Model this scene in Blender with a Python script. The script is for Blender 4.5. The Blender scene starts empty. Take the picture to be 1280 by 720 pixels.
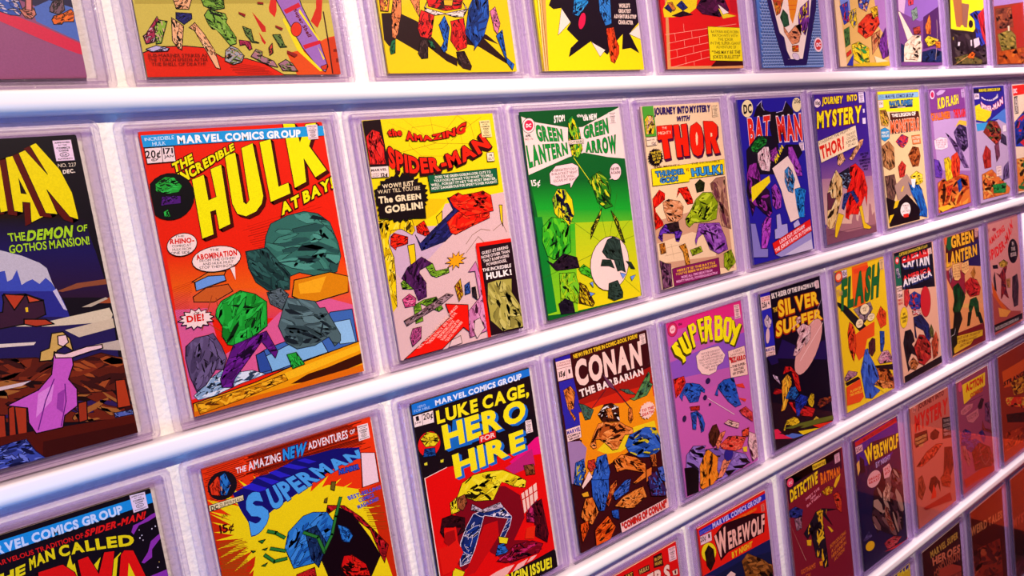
import bpy, bmesh, math, random
from mathutils import Vector, Matrix
from mathutils.geometry import tessellate_polygon

scene = bpy.context.scene
COL = scene.collection
CZ = 1.55                      # camera height above the floor
CAM_D = 0.7184                 # camera distance from the comics' front plane (y = 0)
WALL_Y = 0.0068                # plaster face behind the cases

# ------------------------------------------------------------------ camera
cam_data = bpy.data.cameras.new('camera')
cam_data.sensor_width = 36.0
cam_data.lens = 920.6 / 1280 * 36.0
cam_data.clip_start = 0.02
cam = bpy.data.objects.new('camera', cam_data)
COL.objects.link(cam)
_r = Vector((0.79472691, -0.59029267, -0.14129294))
_u = Vector((0.18214351, 0.0098798, 0.98322232))
_f = Vector((0.57899299, 0.80712883, -0.11536972))
cam.matrix_world = Matrix(((_r.x, _u.x, -_f.x, 0), (_r.y, _u.y, -_f.y, -CAM_D), (_r.z, _u.z, -_f.z, CZ), (0, 0, 0, 1)))
scene.camera = cam

# ------------------------------------------------------------------ world, lights, exposure
scene.view_settings.view_transform = 'Standard'
scene.view_settings.look = 'None'
scene.view_settings.exposure = 0.0
scene.view_settings.gamma = 1.0
scene.view_settings.use_curve_mapping = False
scene.cycles.transparent_max_bounces = 32
scene.cycles.sample_clamp_indirect = 4.0
scene.cycles.caustics_reflective = False
scene.cycles.caustics_refractive = False

world = bpy.data.worlds.new('room_ambient')
world.use_nodes = True
world.node_tree.nodes['Background'].inputs[0].default_value = (0.74, 0.19, 0.74, 1)
world.node_tree.nodes['Background'].inputs[1].default_value = AMB = 0.40
scene.world = world


def lamp(name, kind, loc, target, energy, color, size=0.02, size_y=None, spot=None, blend=0.6):
    d = bpy.data.lights.new(name, kind)
    d.energy = energy
    d.color = color
    if kind == 'AREA':
        d.shape = 'RECTANGLE'
        d.size = size
        d.size_y = size_y or size
    else:
        d.shadow_soft_size = size
    if kind == 'SPOT':
        d.spot_size = math.radians(spot)
        d.spot_blend = blend
    o = bpy.data.objects.new(name, d)
    COL.objects.link(o)
    o.location = loc
    o.rotation_euler = (Vector(target) - Vector(loc)).to_track_quat('-Z', 'Y').to_euler()
    return o


# ceiling spots that wash the wall, warm white
lamp('spot_lamp', 'SPOT', (0.05, -1.5, 2.5), (0.15, 0, 1.40), 146, (1.0, 0.84, 0.58), 0.02, spot=62, blend=0.9)
lamp('spot_lamp', 'SPOT', (1.05, -1.5, 2.5), (1.05, 0, 1.52), 134, (1.0, 0.82, 0.68), 0.02, spot=62, blend=0.9)
lamp('spot_lamp', 'SPOT', (2.1, -0.85, 2.6), (2.0, 0, 1.50), 205, (1.0, 0.86, 0.78), 0.02, spot=70, blend=0.9)
# blue glow from the left, red glow at the far end, magenta fill added there
lamp('blue_glow', 'AREA', (-0.85, -0.85, 0.8), (0.1, 0, 1.35), 13, (0.13, 0.40, 1.0), 0.7, 0.5)
lamp('magenta_fill', 'AREA', (2.65, -1.0, 2.7), (1.6, 0, 1.0), 9, (1.0, 0.22, 0.72), 0.4, 0.4)
lamp('red_glow', 'SPOT', (2.0, -1.5, 1.9), (2.9, -0.40, 0.20), 420, (1.0, 0.17, 0.03), 0.08, spot=34, blend=0.9)

# ------------------------------------------------------------------ materials
def new_mat(name):
    m = bpy.data.materials.new(name)
    m.use_nodes = True
    return m, m.node_tree.nodes, m.node_tree.links


def plain(name, col, rough=0.5, spec=0.4, bump=0.0, scale=300.0, var=0.0):
    m, N, Lk = new_mat(name)
    b = N['Principled BSDF']
    b.inputs['Base Color'].default_value = (*col, 1)
    b.inputs['Roughness'].default_value = rough
    b.inputs['Specular IOR Level'].default_value = spec
    if bump or var:
        tc = N.new('ShaderNodeTexCoord')
        ns = N.new('ShaderNodeTexNoise')
        ns.inputs['Scale'].default_value = scale
        ns.inputs['Detail'].default_value = 4
        Lk.new(tc.outputs['Object'], ns.inputs['Vector'])
        if bump:
            bp = N.new('ShaderNodeBump')
            bp.inputs['Strength'].default_value = bump
            bp.inputs['Distance'].default_value = 0.002
            Lk.new(ns.outputs['Fac'], bp.inputs['Height'])
            Lk.new(bp.outputs['Normal'], b.inputs['Normal'])
        if var:
            mr = N.new('ShaderNodeMix')
            mr.data_type = 'RGBA'
            mr.inputs['A'].default_value = (*[c * (1 - var) for c in col], 1)
            mr.inputs['B'].default_value = (*[min(1, c * (1 + var)) for c in col], 1)
            Lk.new(ns.outputs['Fac'], mr.inputs['Factor'])
            Lk.new(mr.outputs['Result'], b.inputs['Base Color'])
    return m


def acrylic(name, tint, haze=0.0, rough=0.04, bump=0.0):
    """clear plastic: tinted transmission, fresnel gloss and a little milky haze"""
    m, N, Lk = new_mat(name)
    out = N['Material Output']
    N.remove(N['Principled BSDF'])
    tr = N.new('ShaderNodeBsdfTransparent')
    tr.inputs['Color'].default_value = (*tint, 1)
    body = tr
    if haze:
        df = N.new('ShaderNodeBsdfDiffuse')
        df.inputs['Color'].default_value = (0.90, 0.82, 0.93, 1)
        tl = N.new('ShaderNodeBsdfTranslucent')
        tl.inputs['Color'].default_value = (0.90, 0.82, 0.93, 1)
        ad = N.new('ShaderNodeMixShader')
        ad.inputs[0].default_value = 0.5
        Lk.new(df.outputs[0], ad.inputs[1])
        Lk.new(tl.outputs[0], ad.inputs[2])
        mx = N.new('ShaderNodeMixShader')
        mx.inputs[0].default_value = haze
        Lk.new(tr.outputs[0], mx.inputs[1])
        Lk.new(ad.outputs[0], mx.inputs[2])
        body = mx
    gl = N.new('ShaderNodeBsdfGlossy')
    gl.inputs['Roughness'].default_value = rough
    lw = N.new('ShaderNodeLayerWeight')          # 1 - |cos|, the same from both sides
    lw.inputs['Blend'].default_value = 0.5
    pw = N.new('ShaderNodeMath')
    pw.operation = 'POWER'
    pw.inputs[1].default_value = 5.0
    Lk.new(lw.outputs['Facing'], pw.inputs[0])
    ma = N.new('ShaderNodeMath')
    ma.operation = 'MULTIPLY_ADD'
    ma.inputs[1].default_value = 0.94
    ma.inputs[2].default_value = 0.025
    Lk.new(pw.outputs[0], ma.inputs[0])
    mix = N.new('ShaderNodeMixShader')
    Lk.new(ma.outputs[0], mix.inputs[0])
    Lk.new(body.outputs[0], mix.inputs[1])
    Lk.new(gl.outputs[0], mix.inputs[2])
    if bump:
        tc = N.new('ShaderNodeTexCoord')
        ns = N.new('ShaderNodeTexNoise')
        ns.inputs['Scale'].default_value = 420
        Lk.new(tc.outputs['Object'], ns.inputs['Vector'])
        bp = N.new('ShaderNodeBump')
        bp.inputs['Strength'].default_value = bump
        bp.inputs['Distance'].default_value = 0.001
        Lk.new(ns.outputs['Fac'], bp.inputs['Height'])
        Lk.new(bp.outputs['Normal'], gl.inputs['Normal'])
    Lk.new(mix.outputs[0], out.inputs['Surface'])
    return m


M_WALL = plain('white_plaster', (0.86, 0.83, 0.86), 0.85, 0.2, bump=0.9, scale=170)
M_LEDGE = plain('white_gloss_paint', (0.88, 0.85, 0.88), 0.35, 0.4, bump=0.05, scale=60)
M_FLOOR = plain('dark_carpet', (0.03, 0.022, 0.03), 0.9, 0.1, bump=0.6, scale=400, var=0.3)
M_SIDE = plain('reflected_orange_panel', (0.75, 0.2, 0.06), 0.8, 0.2, bump=0.3, scale=90)
M_BACK = plain('dark_painted_wall', (0.025, 0.015, 0.025), 0.8, 0.2, bump=0.3, scale=90)
M_SKIRT = plain('black_skirting', (0.02, 0.015, 0.02), 0.5, 0.3)
M_PAGES = plain('old_page_stock', (0.72, 0.55, 0.36), 0.9, 0.1, bump=0.4, scale=900, var=0.12)
M_CLEAR = acrylic('clear_acrylic', (0.985, 0.975, 0.99))
M_BACKP = acrylic('clear_back_acrylic', (0.985, 0.975, 0.99))
M_RIM = acrylic('rim_acrylic', (0.985, 0.965, 0.992), haze=0.06, rough=0.12, bump=0.35)
M_EDGE = acrylic('cut_edge_acrylic', (0.86, 0.78, 0.94), haze=0.08, rough=0.15, bump=0.2)
M_SPACER = acrylic('lilac_spacer_acrylic', (0.975, 0.945, 0.99), haze=0.06, rough=0.15, bump=0.3)


def ink_material():
    m, N, Lk = new_mat('printed_ink')
    b = N['Principled BSDF']
    b.inputs['Roughness'].default_value = 0.42
    b.inputs['Specular IOR Level'].default_value = 0.12
    at = N.new('ShaderNodeAttribute')
    at.attribute_name = 'ink'
    tc = N.new('ShaderNodeTexCoord')
    ns = N.new('ShaderNodeTexNoise')
    ns.inputs['Scale'].default_value = 700
    ns.inputs['Detail'].default_value = 3
    Lk.new(tc.outputs['Object'], ns.inputs['Vector'])
    mr = N.new('ShaderNodeMapRange')
    mr.inputs['To Min'].default_value = 0.82
    mr.inputs['To Max'].default_value = 1.12
    Lk.new(ns.outputs['Fac'], mr.inputs['Value'])
    vm = N.new('ShaderNodeVectorMath')
    vm.operation = 'SCALE'
    Lk.new(at.outputs['Color'], vm.inputs[0])
    Lk.new(mr.outputs[0], vm.inputs['Scale'])
    Lk.new(vm.outputs[0], b.inputs['Base Color'])
    return m


M_INK = ink_material()


# ------------------------------------------------------------------ object helpers
def obj(name, bm, mat, parent=None, loc=None, smooth=False):
    me = bpy.data.meshes.new(name)
    bm.to_mesh(me)
    bm.free()
    me.materials.append(mat)
    if smooth:
        for p in me.polygons:
            p.use_smooth = True
    o = bpy.data.objects.new(name, me)
    COL.objects.link(o)
    if parent:
        o.parent = parent
    if loc:
        o.location = loc
    return o


def tag(o, label=None, cat=None, group=None, kind=None):
    for k, v in (('label', label), ('category', cat), ('group', group), ('kind', kind)):
        if v:
            o[k] = v
    return o


def empty(name, loc):
    o = bpy.data.objects.new(name, None)
    o.empty_display_size = 0.02
    COL.objects.link(o)
    o.location = loc
    return o


def box(bm, x0, x1, y0, y1, z0, z1):
    v = [bm.verts.new(p) for p in ((x0, y0, z0), (x1, y0, z0), (x1, y1, z0), (x0, y1, z0), (x0, y0, z1), (x1, y0, z1), (x1, y1, z1), (x0, y1, z1))]
    for f in ((0, 3, 2, 1), (4, 5, 6, 7), (0, 1, 5, 4), (1, 2, 6, 5), (2, 3, 7, 6), (3, 0, 4, 7)):
        bm.faces.new([v[i] for i in f])
    return v


def rrect(x0, x1, z0, z1, r, n=5):
    pts = []
    for cx, cz, a0 in ((x1 - r, z1 - r, 0), (x0 + r, z1 - r, 90), (x0 + r, z0 + r, 180), (x1 - r, z0 + r, 270)):
        for i in range(n + 1):
            a = math.radians(a0 + 90 * i / n)
            pts.append((cx + r * math.cos(a), cz + r * math.sin(a)))
    return pts


def loft(bm, rings, close=False, cap_first=False, cap_last=False):
    """rings: (list of (x, z), y)"""
    vs = [[bm.verts.new((x, y, z)) for x, z in pts] for pts, y in rings]
    n = len(vs[0])
    pairs = list(zip(vs, vs[1:]))
    if close:
        pairs.append((vs[-1], vs[0]))
    for a, b in pairs:
        for i in range(n):
            bm.faces.new((a[i], a[(i + 1) % n], b[(i + 1) % n], b[i]))
    if cap_first:
        bm.faces.new(vs[0][::-1])
    if cap_last:
        bm.faces.new(vs[-1])


# ------------------------------------------------------------------ the room
bm = bmesh.new()
box(bm, -3.2, 2.9, WALL_Y, WALL_Y + 0.12, 0, 3.1)
wall = tag(obj('wall_front', bm, M_WALL), kind='structure')
bm = bmesh.new()
box(bm, -3.2, 3.02, -4.2, WALL_Y + 0.12, -0.1, 0)
tag(obj('floor', bm, M_FLOOR), kind='structure')
bm = bmesh.new()
box(bm, 2.9, 3.02, -4.2, WALL_Y + 0.12, 0, 3.1)
tag(obj('wall_right', bm, M_BACK), kind='structure')
bm = bmesh.new()                                               # orange panel added out of view for the lower right cases to mirror
box(bm, 2.888, 2.9, -4.2, WALL_Y, 0.10, 0.44)
tag(obj('reflected_panel_1', bm, M_SIDE), kind='structure')
bm = bmesh.new()
box(bm, 2.885, 2.9, -4.2, WALL_Y, 0, 0.10)
tag(obj('baseboard_right', bm, M_SKIRT), kind='structure')
bm = bmesh.new()
box(bm, -3.2, 3.02, -4.32, -4.2, 0, 3.1)
tag(obj('wall_back', bm, M_BACK), kind='structure')

# ------------------------------------------------------------------ display ledges
ROW_Z = [0.15387, -0.15367, -0.46393, -0.77575, -1.08595]     # bottoms of the comics in each row, from the camera height
DROP = 0.0105                                                 # the case's border below the comic
LEDGE_LABELS = [
    'white rounded ledge under the top row of cut-off comics',
    'white rounded ledge carrying the second row, under the cover with the tall yellow four-letter title',
    'white rounded ledge carrying the third row of comic cases',
    'white rounded ledge carrying the fourth row, running down to the bottom right',
    'white rounded ledge lowest on the wall, below the orange reflection',
]
LEDGE_T, LEDGE_P = 0.0190, 0.0135                              # height, and how far it stands out past the comics


def ledge_profile():
    pts = [(WALL_Y + 0.004, 0.0)]
    r1, r2 = 0.0035, 0.0095
    for i in range(7):
        a = math.radians(90 - 90 * i / 6)
        pts.append((-(LEDGE_P - r1) - r1 * math.cos(a), -r1 + r1 * math.sin(a)))
    for i in range(9):
        a = math.radians(90 * i / 8)
        pts.append((-(LEDGE_P - r2) - r2 * math.cos(a), -(LEDGE_T - r2) - r2 * math.sin(a)))
    pts.append((WALL_Y + 0.004, -LEDGE_T))
    return pts


for i, z in enumerate(ROW_Z):
    bm = bmesh.new()
    prof = ledge_profile()
    a = [bm.verts.new((-1.6, y, zz)) for y, zz in prof]
    b = [bm.verts.new((2.88, y, zz)) for y, zz in prof]
    n = len(prof)
    for k in range(n):
        bm.faces.new((a[k], b[k], b[(k + 1) % n], a[(k + 1) % n]))
    bm.faces.new(a[::-1])
    bm.faces.new(b)
    bmesh.ops.recalc_face_normals(bm, faces=bm.faces)
    o = obj('display_ledge', bm, M_LEDGE, loc=(0, 0, CZ + z - DROP), smooth=True)
    o.data.polygons[n].use_smooth = False
    o.data.polygons[n + 1].use_smooth = False
    tag(o, LEDGE_LABELS[i], 'ledge', 'display ledges along the wall')


# ------------------------------------------------------------------ clear cases
def case_meshes(W, H):
    """meshes of one clear case, its origin at the middle of its bottom edge"""
    out = []
    x0, x1, z0, z1 = -W / 2, W / 2, 0.0, H
    R = 0.0075

    def rr(d, r=None):
        return rrect(x0 + d, x1 - d, z0 + d, z1 - d, max(0.0012, (r if r is not None else R - d)))
    bm = bmesh.new()                                           # outer rim: flange with a raised lip round the front
    loft(bm, [(rr(0.0), 0.0050), (rr(0.0), -0.0004), (rr(0.0006), -0.0012), (rr(0.0046), -0.0012), (rr(0.0050), -0.0018), (rr(0.0050), -0.0052),
              (rr(0.0056), -0.0058), (rr(0.0068), -0.0058), (rr(0.0068), 0.0050)], close=True)
    out.append(('rim', bm, M_RIM))
    bm = bmesh.new()                                           # the pane in front
    loft(bm, [(rr(0.0070), -0.0040), (rr(0.0070), -0.0052), (rr(0.0074), -0.0056)], cap_first=True, cap_last=True)
    out.append(('front_panel', bm, M_CLEAR))
    bm = bmesh.new()                                           # the pane behind
    loft(bm, [(rr(0.0070), 0.0036), (rr(0.0070), 0.0048)], cap_first=True, cap_last=True)
    out.append(('back_panel', bm, M_BACKP))
    bm = bmesh.new()                                           # the spacer that keeps the comic centred
    def inner(d, r):
        return rrect(x0 + 0.0145 + d, x1 - 0.0145 - d, z0 + 0.0096 + d, z1 - 0.0106 - d, r)
    loft(bm, [(rr(0.0072), 0.0034), (rr(0.0072), -0.0030), (rr(0.0076), -0.0034), (inner(-0.0004, 0.0014), -0.0034), (inner(0, 0.0012), -0.0030), (inner(0, 0.0012), 0.0034)], close=True)
    out.append(('spacer', bm, M_SPACER))
    res = []
    for nm, b, mt in out:
        bmesh.ops.recalc_face_normals(b, faces=b.faces)
        me = bpy.data.meshes.new(nm)
        b.to_mesh(me)
        b.free()
        me.materials.append(mt)
        if nm in ('rim', 'spacer'):                            # the cut edges look denser than the flats
            me.materials.append(M_EDGE)
            for p in me.polygons:
                if abs(p.normal.y) < 0.4 and p.center.z > 0.002:
                    p.material_index = 1
        res.append((nm, me))
    return res


CASE_CACHE = {}


def add_case(cx, zb, W, H, label, group):
    key = (round(W, 4), round(H, 4))
    if key not in CASE_CACHE:
        CASE_CACHE[key] = case_meshes(*key)
    root = empty('comic_case', (cx, 0, zb))
    tag(root, label, 'case', group)
    for nm, me in CASE_CACHE[key]:
        o = bpy.data.objects.new(nm, me)
        COL.objects.link(o)
        o.parent = root
    return root


# ------------------------------------------------------------------ printing on the covers
def lin(h):
    h = h.strip()
    out = []
    for i in (0, 2, 4):
        c = int(h[i:i + 2], 16) / 255
        out.append(c / 12.92 if c <= 0.04045 else ((c + 0.055) / 1.055) ** 2.4)
    return tuple(out)


INK = lin('140a0c')
GLYPHS = {}
OFFS = {0: 0.0, 1: 0.022, 2: 0.048}


def glyph(ch, off):
    """outline of one character as (points, triangles), from the built-in font"""
    key = (ch, round(off, 3))
    if key not in GLYPHS:
        c = bpy.data.curves.new('g', 'FONT')
        c.body = ch
        c.resolution_u = 3
        c.offset = key[1]
        o = bpy.data.objects.new('g', c)
        COL.objects.link(o)
        dg = bpy.context.evaluated_depsgraph_get()
        me = bpy.data.meshes.new_from_object(o.evaluated_get(dg))
        me.calc_loop_triangles()
        GLYPHS[key] = ([(v.co.x, v.co.y) for v in me.vertices], [tuple(t.vertices) for t in me.loop_triangles])
        bpy.data.meshes.remove(me)
        bpy.data.objects.remove(o)
        bpy.data.curves.remove(c)
    return GLYPHS[key]


def text_layout(s, off):
    """[(char, pen shift)], total width, base line, cap height"""
    pen, out = 0.0, []
    for ch in s:
        if ch == ' ':
            pen += 0.24
            continue
        pts, _ = glyph(ch, off)
        if not pts:
            continue
        a = min(p[0] for p in pts)
        b = max(p[0] for p in pts)
        out.append((ch, pen - a))
        pen += b - a + 0.075
    hp = [p[1] for p in glyph('H', off)[0]]
    return out, max(pen - 0.075, 0.01), min(hp), max(hp)


class Print:
    """flat printing of one part of a cover: polygons in cover units, each a hair above the last"""
    def __init__(self, w, h, lay):
        self.w, self.h, self.lay = w, h, lay
        self.v, self.f, self.c = [], [], []

    def add(self, pts, tris, col, level=None):
        if level is None:
            self.lay[0] += 1
            level = self.lay[0]
        y = -0.0002 - level * 6e-6
        b = len(self.v)
        for p in pts:
            u = min(max(p[0], 0.0), 1.0)
            v = min(max(p[1], 0.0), 1.0)
            self.v.append((u * self.w, y, (1 - v) * self.h))
        for t in tris:
            self.f.append(tuple(b + i for i in t))
            self.c.append(col)
        return level

    def poly(self, pts, col, level=None):
        pts = [tuple(p) for p in pts]
        t = tessellate_polygon([[Vector((p[0] * self.w, p[1] * self.h, 0)) for p in pts]])
        return self.add(pts, t, col, level)

    def stroke(self, pts, wd, col, closed=False, level=None):
        A = self.h / self.w
        P = [Vector((p[0], p[1] * A)) for p in pts]
        hw = wd / 2000.0
        n = len(P)
        out, tris = [], []
        segs = n if closed else n - 1
        for i in range(segs):
            a, b = P[i], P[(i + 1) % n]
            d = b - a
            if d.length < 1e-6:
                continue
            d.normalize()
            nn = Vector((-d.y, d.x)) * hw
            e = d * (hw * 0.8)
            k = len(out)
            for q in (a - e + nn, b + e + nn, b + e - nn, a - e - nn):
                out.append((q.x, q.y / A))
            tris += [(k, k + 1, k + 2), (k, k + 2, k + 3)]
        if out:
            return self.add(out, tris, col, level)

    def text(self, s, quad, col, wt=1, outline=None, drop=None):
        off = OFFS[wt]
        lay, tw, y0, y1 = text_layout(s, off)
        six = len(quad) == 6
        A = self.h / self.w
        if six:
            TL, TM, TR, BR, BM, BL = quad
        else:
            TL, TR, BR, BL = quad

        def q3(a, m, b, t):
            return tuple(a[i] * (1 - t) * (1 - 2 * t) + m[i] * 4 * t * (1 - t) + b[i] * t * (2 * t - 1) for i in (0, 1))

        def warp(x, y):
            t = x / tw
            s_ = (y - y0) / (y1 - y0)
            if six:
                a, b = q3(TL, TM, TR, t), q3(BL, BM, BR, t)
            else:
                a = (TL[0] + (TR[0] - TL[0]) * t, TL[1] + (TR[1] - TL[1]) * t)
                b = (BL[0] + (BR[0] - BL[0]) * t, BL[1] + (BR[1] - BL[1]) * t)
            return (b[0] + (a[0] - b[0]) * s_, b[1] + (a[1] - b[1]) * s_)

        def lay_out(extra, shift, colr):
            lv = None
            for ch, dx in lay:
                pts, tr = glyph(ch, off + extra)
                w_ = [warp(p[0] + dx, p[1]) for p in pts]
                if shift:
                    w_ = [(p[0] + shift[0] / 1000, p[1] + shift[1] / 1000 / A) for p in w_]
                lv = self.add(w_, tr, colr, lv)
        hgt = max(abs(BL[1] - TL[1]), 0.004) * A
        ex = 0.0
        if outline:
            ex = min(0.09, outline[1] / 1000 / hgt * (y1 - y0))
        if drop:
            for k in (1.0, 0.66, 0.33):
                lay_out(ex, (drop[0] * k, drop[1] * k), drop[2])
        if outline:
            lay_out(ex, None, outline[0])
        lay_out(0.0, None, col)

    def lines(self, lines, quad, col, wt):
        TL, TR, BR, BL = quad
        n = len(lines)
        mx = max(len(s) for s in lines)

        def at(a, b):
            x = [TL[i] + (TR[i] - TL[i]) * a for i in (0, 1)]
            y = [BL[i] + (BR[i] - BL[i]) * a for i in (0, 1)]
            return (x[0] + (y[0] - x[0]) * b, x[1] + (y[1] - x[1]) * b)
        for k, s in enumerate(lines):
            f = max(len(s) / mx, 0.25)
            a0, a1 = 0.5 - f / 2, 0.5 + f / 2
            b0, b1 = (k + 0.12) / n, (k + 0.84) / n
            self.text(s, [at(a0, b0), at(a1, b0), at(a1, b1), at(a0, b1)], col, wt)

    def build(self, name, parent):
        if not self.f:
            return None
        me = bpy.data.meshes.new(name)
        me.from_pydata(self.v, [], self.f)
        at = me.color_attributes.new('ink', 'FLOAT_COLOR', 'CORNER')
        buf = []
        for p in me.polygons:
            buf += [*self.c[p.index], 1.0] * p.loop_total
        at.data.foreach_set('color', buf)
        fl = [p.index for p in me.polygons if p.normal.y > 0]
        me.materials.append(M_INK)
        if fl:
            b = bmesh.new()
            b.from_mesh(me)
            b.faces.ensure_lookup_table()
            bmesh.ops.reverse_faces(b, faces=[b.faces[i] for i in fl])
            b.to_mesh(me)
            b.free()
        o = bpy.data.objects.new(name, me)
        COL.objects.link(o)
        o.parent = parent
        return o


def inside(p, poly):
    r = False
    j = len(poly) - 1
    for i in range(len(poly)):
        a, b = poly[i], poly[j]
        if (a[1] > p[1]) != (b[1] > p[1]) and p[0] < (b[0] - a[0]) * (p[1] - a[1]) / (b[1] - a[1]) + a[0]:
            r = not r
        j = i
    return r


def scribble(P, rng, ink, cols, pts, loose):
    """a mass of brushed colour facets with ink contours"""
    A = P.h / P.w
    poly = [(p[0], p[1] * A) for p in pts]
    th = 0.0
    if True:                                                   # the lean of the mass; loose: an angular shard of the same size, place and lean
        n = len(poly)
        smp = []
        for i in range(n):
            a, b = poly[i - 1], poly[i]
            L = math.hypot(b[0] - a[0], b[1] - a[1])
            for k in range(12):
                t = k / 12
                smp.append((a[0] + (b[0] - a[0]) * t, a[1] + (b[1] - a[1]) * t, L))
        W = sum(q[2] for q in smp)
        mx = sum(q[0] * q[2] for q in smp) / W
        my = sum(q[1] * q[2] for q in smp) / W
        sxx = sum((q[0] - mx) ** 2 * q[2] for q in smp) / W
        syy = sum((q[1] - my) ** 2 * q[2] for q in smp) / W
        sxy = sum((q[0] - mx) * (q[1] - my) * q[2] for q in smp) / W
        th = 0.5 * math.atan2(2 * sxy, sxx - syy)
        tr, dt = sxx + syy, math.hypot((sxx - syy) / 2, sxy)
        l1, l2 = math.sqrt(max(tr / 2 + dt, 1e-9)) * 1.45, math.sqrt(max(tr / 2 - dt, 1e-9)) * 1.45
        ct, st = math.cos(th), math.sin(th)
        src, poly = poly, ([] if loose else poly)
        for q in (src if loose else ()):
            dx, dy = q[0] - mx, q[1] - my
            ex, ey = dx * ct + dy * st, -dx * st + dy * ct
            k = math.hypot(ex / max(l1, 1e-6), ey / max(l2, 1e-6)) or 1.0
            f = 0.5 + 0.5 / max(k, 0.35) * rng.uniform(0.85, 1.15)
            ex, ey = ex * f, ey * f
            poly.append((mx + ex * ct - ey * st, my + ex * st + ey * ct))
        pts = [(q[0], q[1] / A) for q in poly]
    area = abs(sum(poly[i][0] * poly[i - 1][1] - poly[i - 1][0] * poly[i][1] for i in range(len(poly)))) / 2
    P.poly(pts, cols[0])
    P.stroke(pts, 4, ink, closed=True)
    x0, x1 = min(p[0] for p in poly), max(p[0] for p in poly)
    y0, y1 = min(p[1] for p in poly), max(p[1] for p in poly)
    size = math.sqrt(area)
    n = int(min(44, max(8, area * 2600 + 10)))
    rad = max(size * 0.15, 0.006)
    lv = P.lay[0] + 1
    P.lay[0] += 8
    k, tries = 0, 0
    while k < n and tries < n * 12:
        tries += 1
        c = (rng.uniform(x0, x1), rng.uniform(y0, y1))
        if not inside(c, poly):
            continue
        k += 1
        r = rad * rng.uniform(0.45, 1.15)
        ang = th + rng.gauss(0, 0.45)
        m = rng.randint(5, 7)
        sx, sy = r * rng.uniform(1.0, 2.2), r * rng.uniform(0.22, 0.55)
        blob = []
        for j in range(m):
            t = 2 * math.pi * (j + rng.uniform(-0.25, 0.25)) / m
            ex, ey = sx * math.cos(t), sy * math.sin(t)
            q = (c[0] + ex * math.cos(ang) - ey * math.sin(ang), c[1] + ex * math.sin(ang) + ey * math.cos(ang))
            for _ in range(5):
                if inside(q, poly):
                    break
                q = (c[0] + (q[0] - c[0]) * 0.65, c[1] + (q[1] - c[1]) * 0.65)
            blob.append((q[0], q[1] / A))
        col = rng.choice(cols[1:]) if len(cols) > 1 else cols[0]
        if rng.random() < 0.14:
            col = ink
        L0 = lv + (k % 4) * 2
        P.poly(blob, col, L0)
        if rng.random() < 0.75:
            s = rng.randint(0, m - 1)
            arc = [blob[(s + j) % m] for j in range(rng.randint(3, m - 1))]
            P.stroke(arc, rng.uniform(2.0, 4.0), ink, level=L0 + 1)


def parse_pts(toks):
    return [tuple(int(a) / 1000 for a in t.split(',')) for t in toks]


def ellipse(c, a, b, n=22):
    return [(c[0] + (a[0] - c[0]) * math.cos(t) + (b[0] - c[0]) * math.sin(t), c[1] + (a[1] - c[1]) * math.cos(t) + (b[1] - c[1]) * math.sin(t))
            for t in (2 * math.pi * i / n for i in range(n))]


def lerp3(a, b, t):
    return tuple(a[i] + (b[i] - a[i]) * t for i in range(3))


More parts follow.
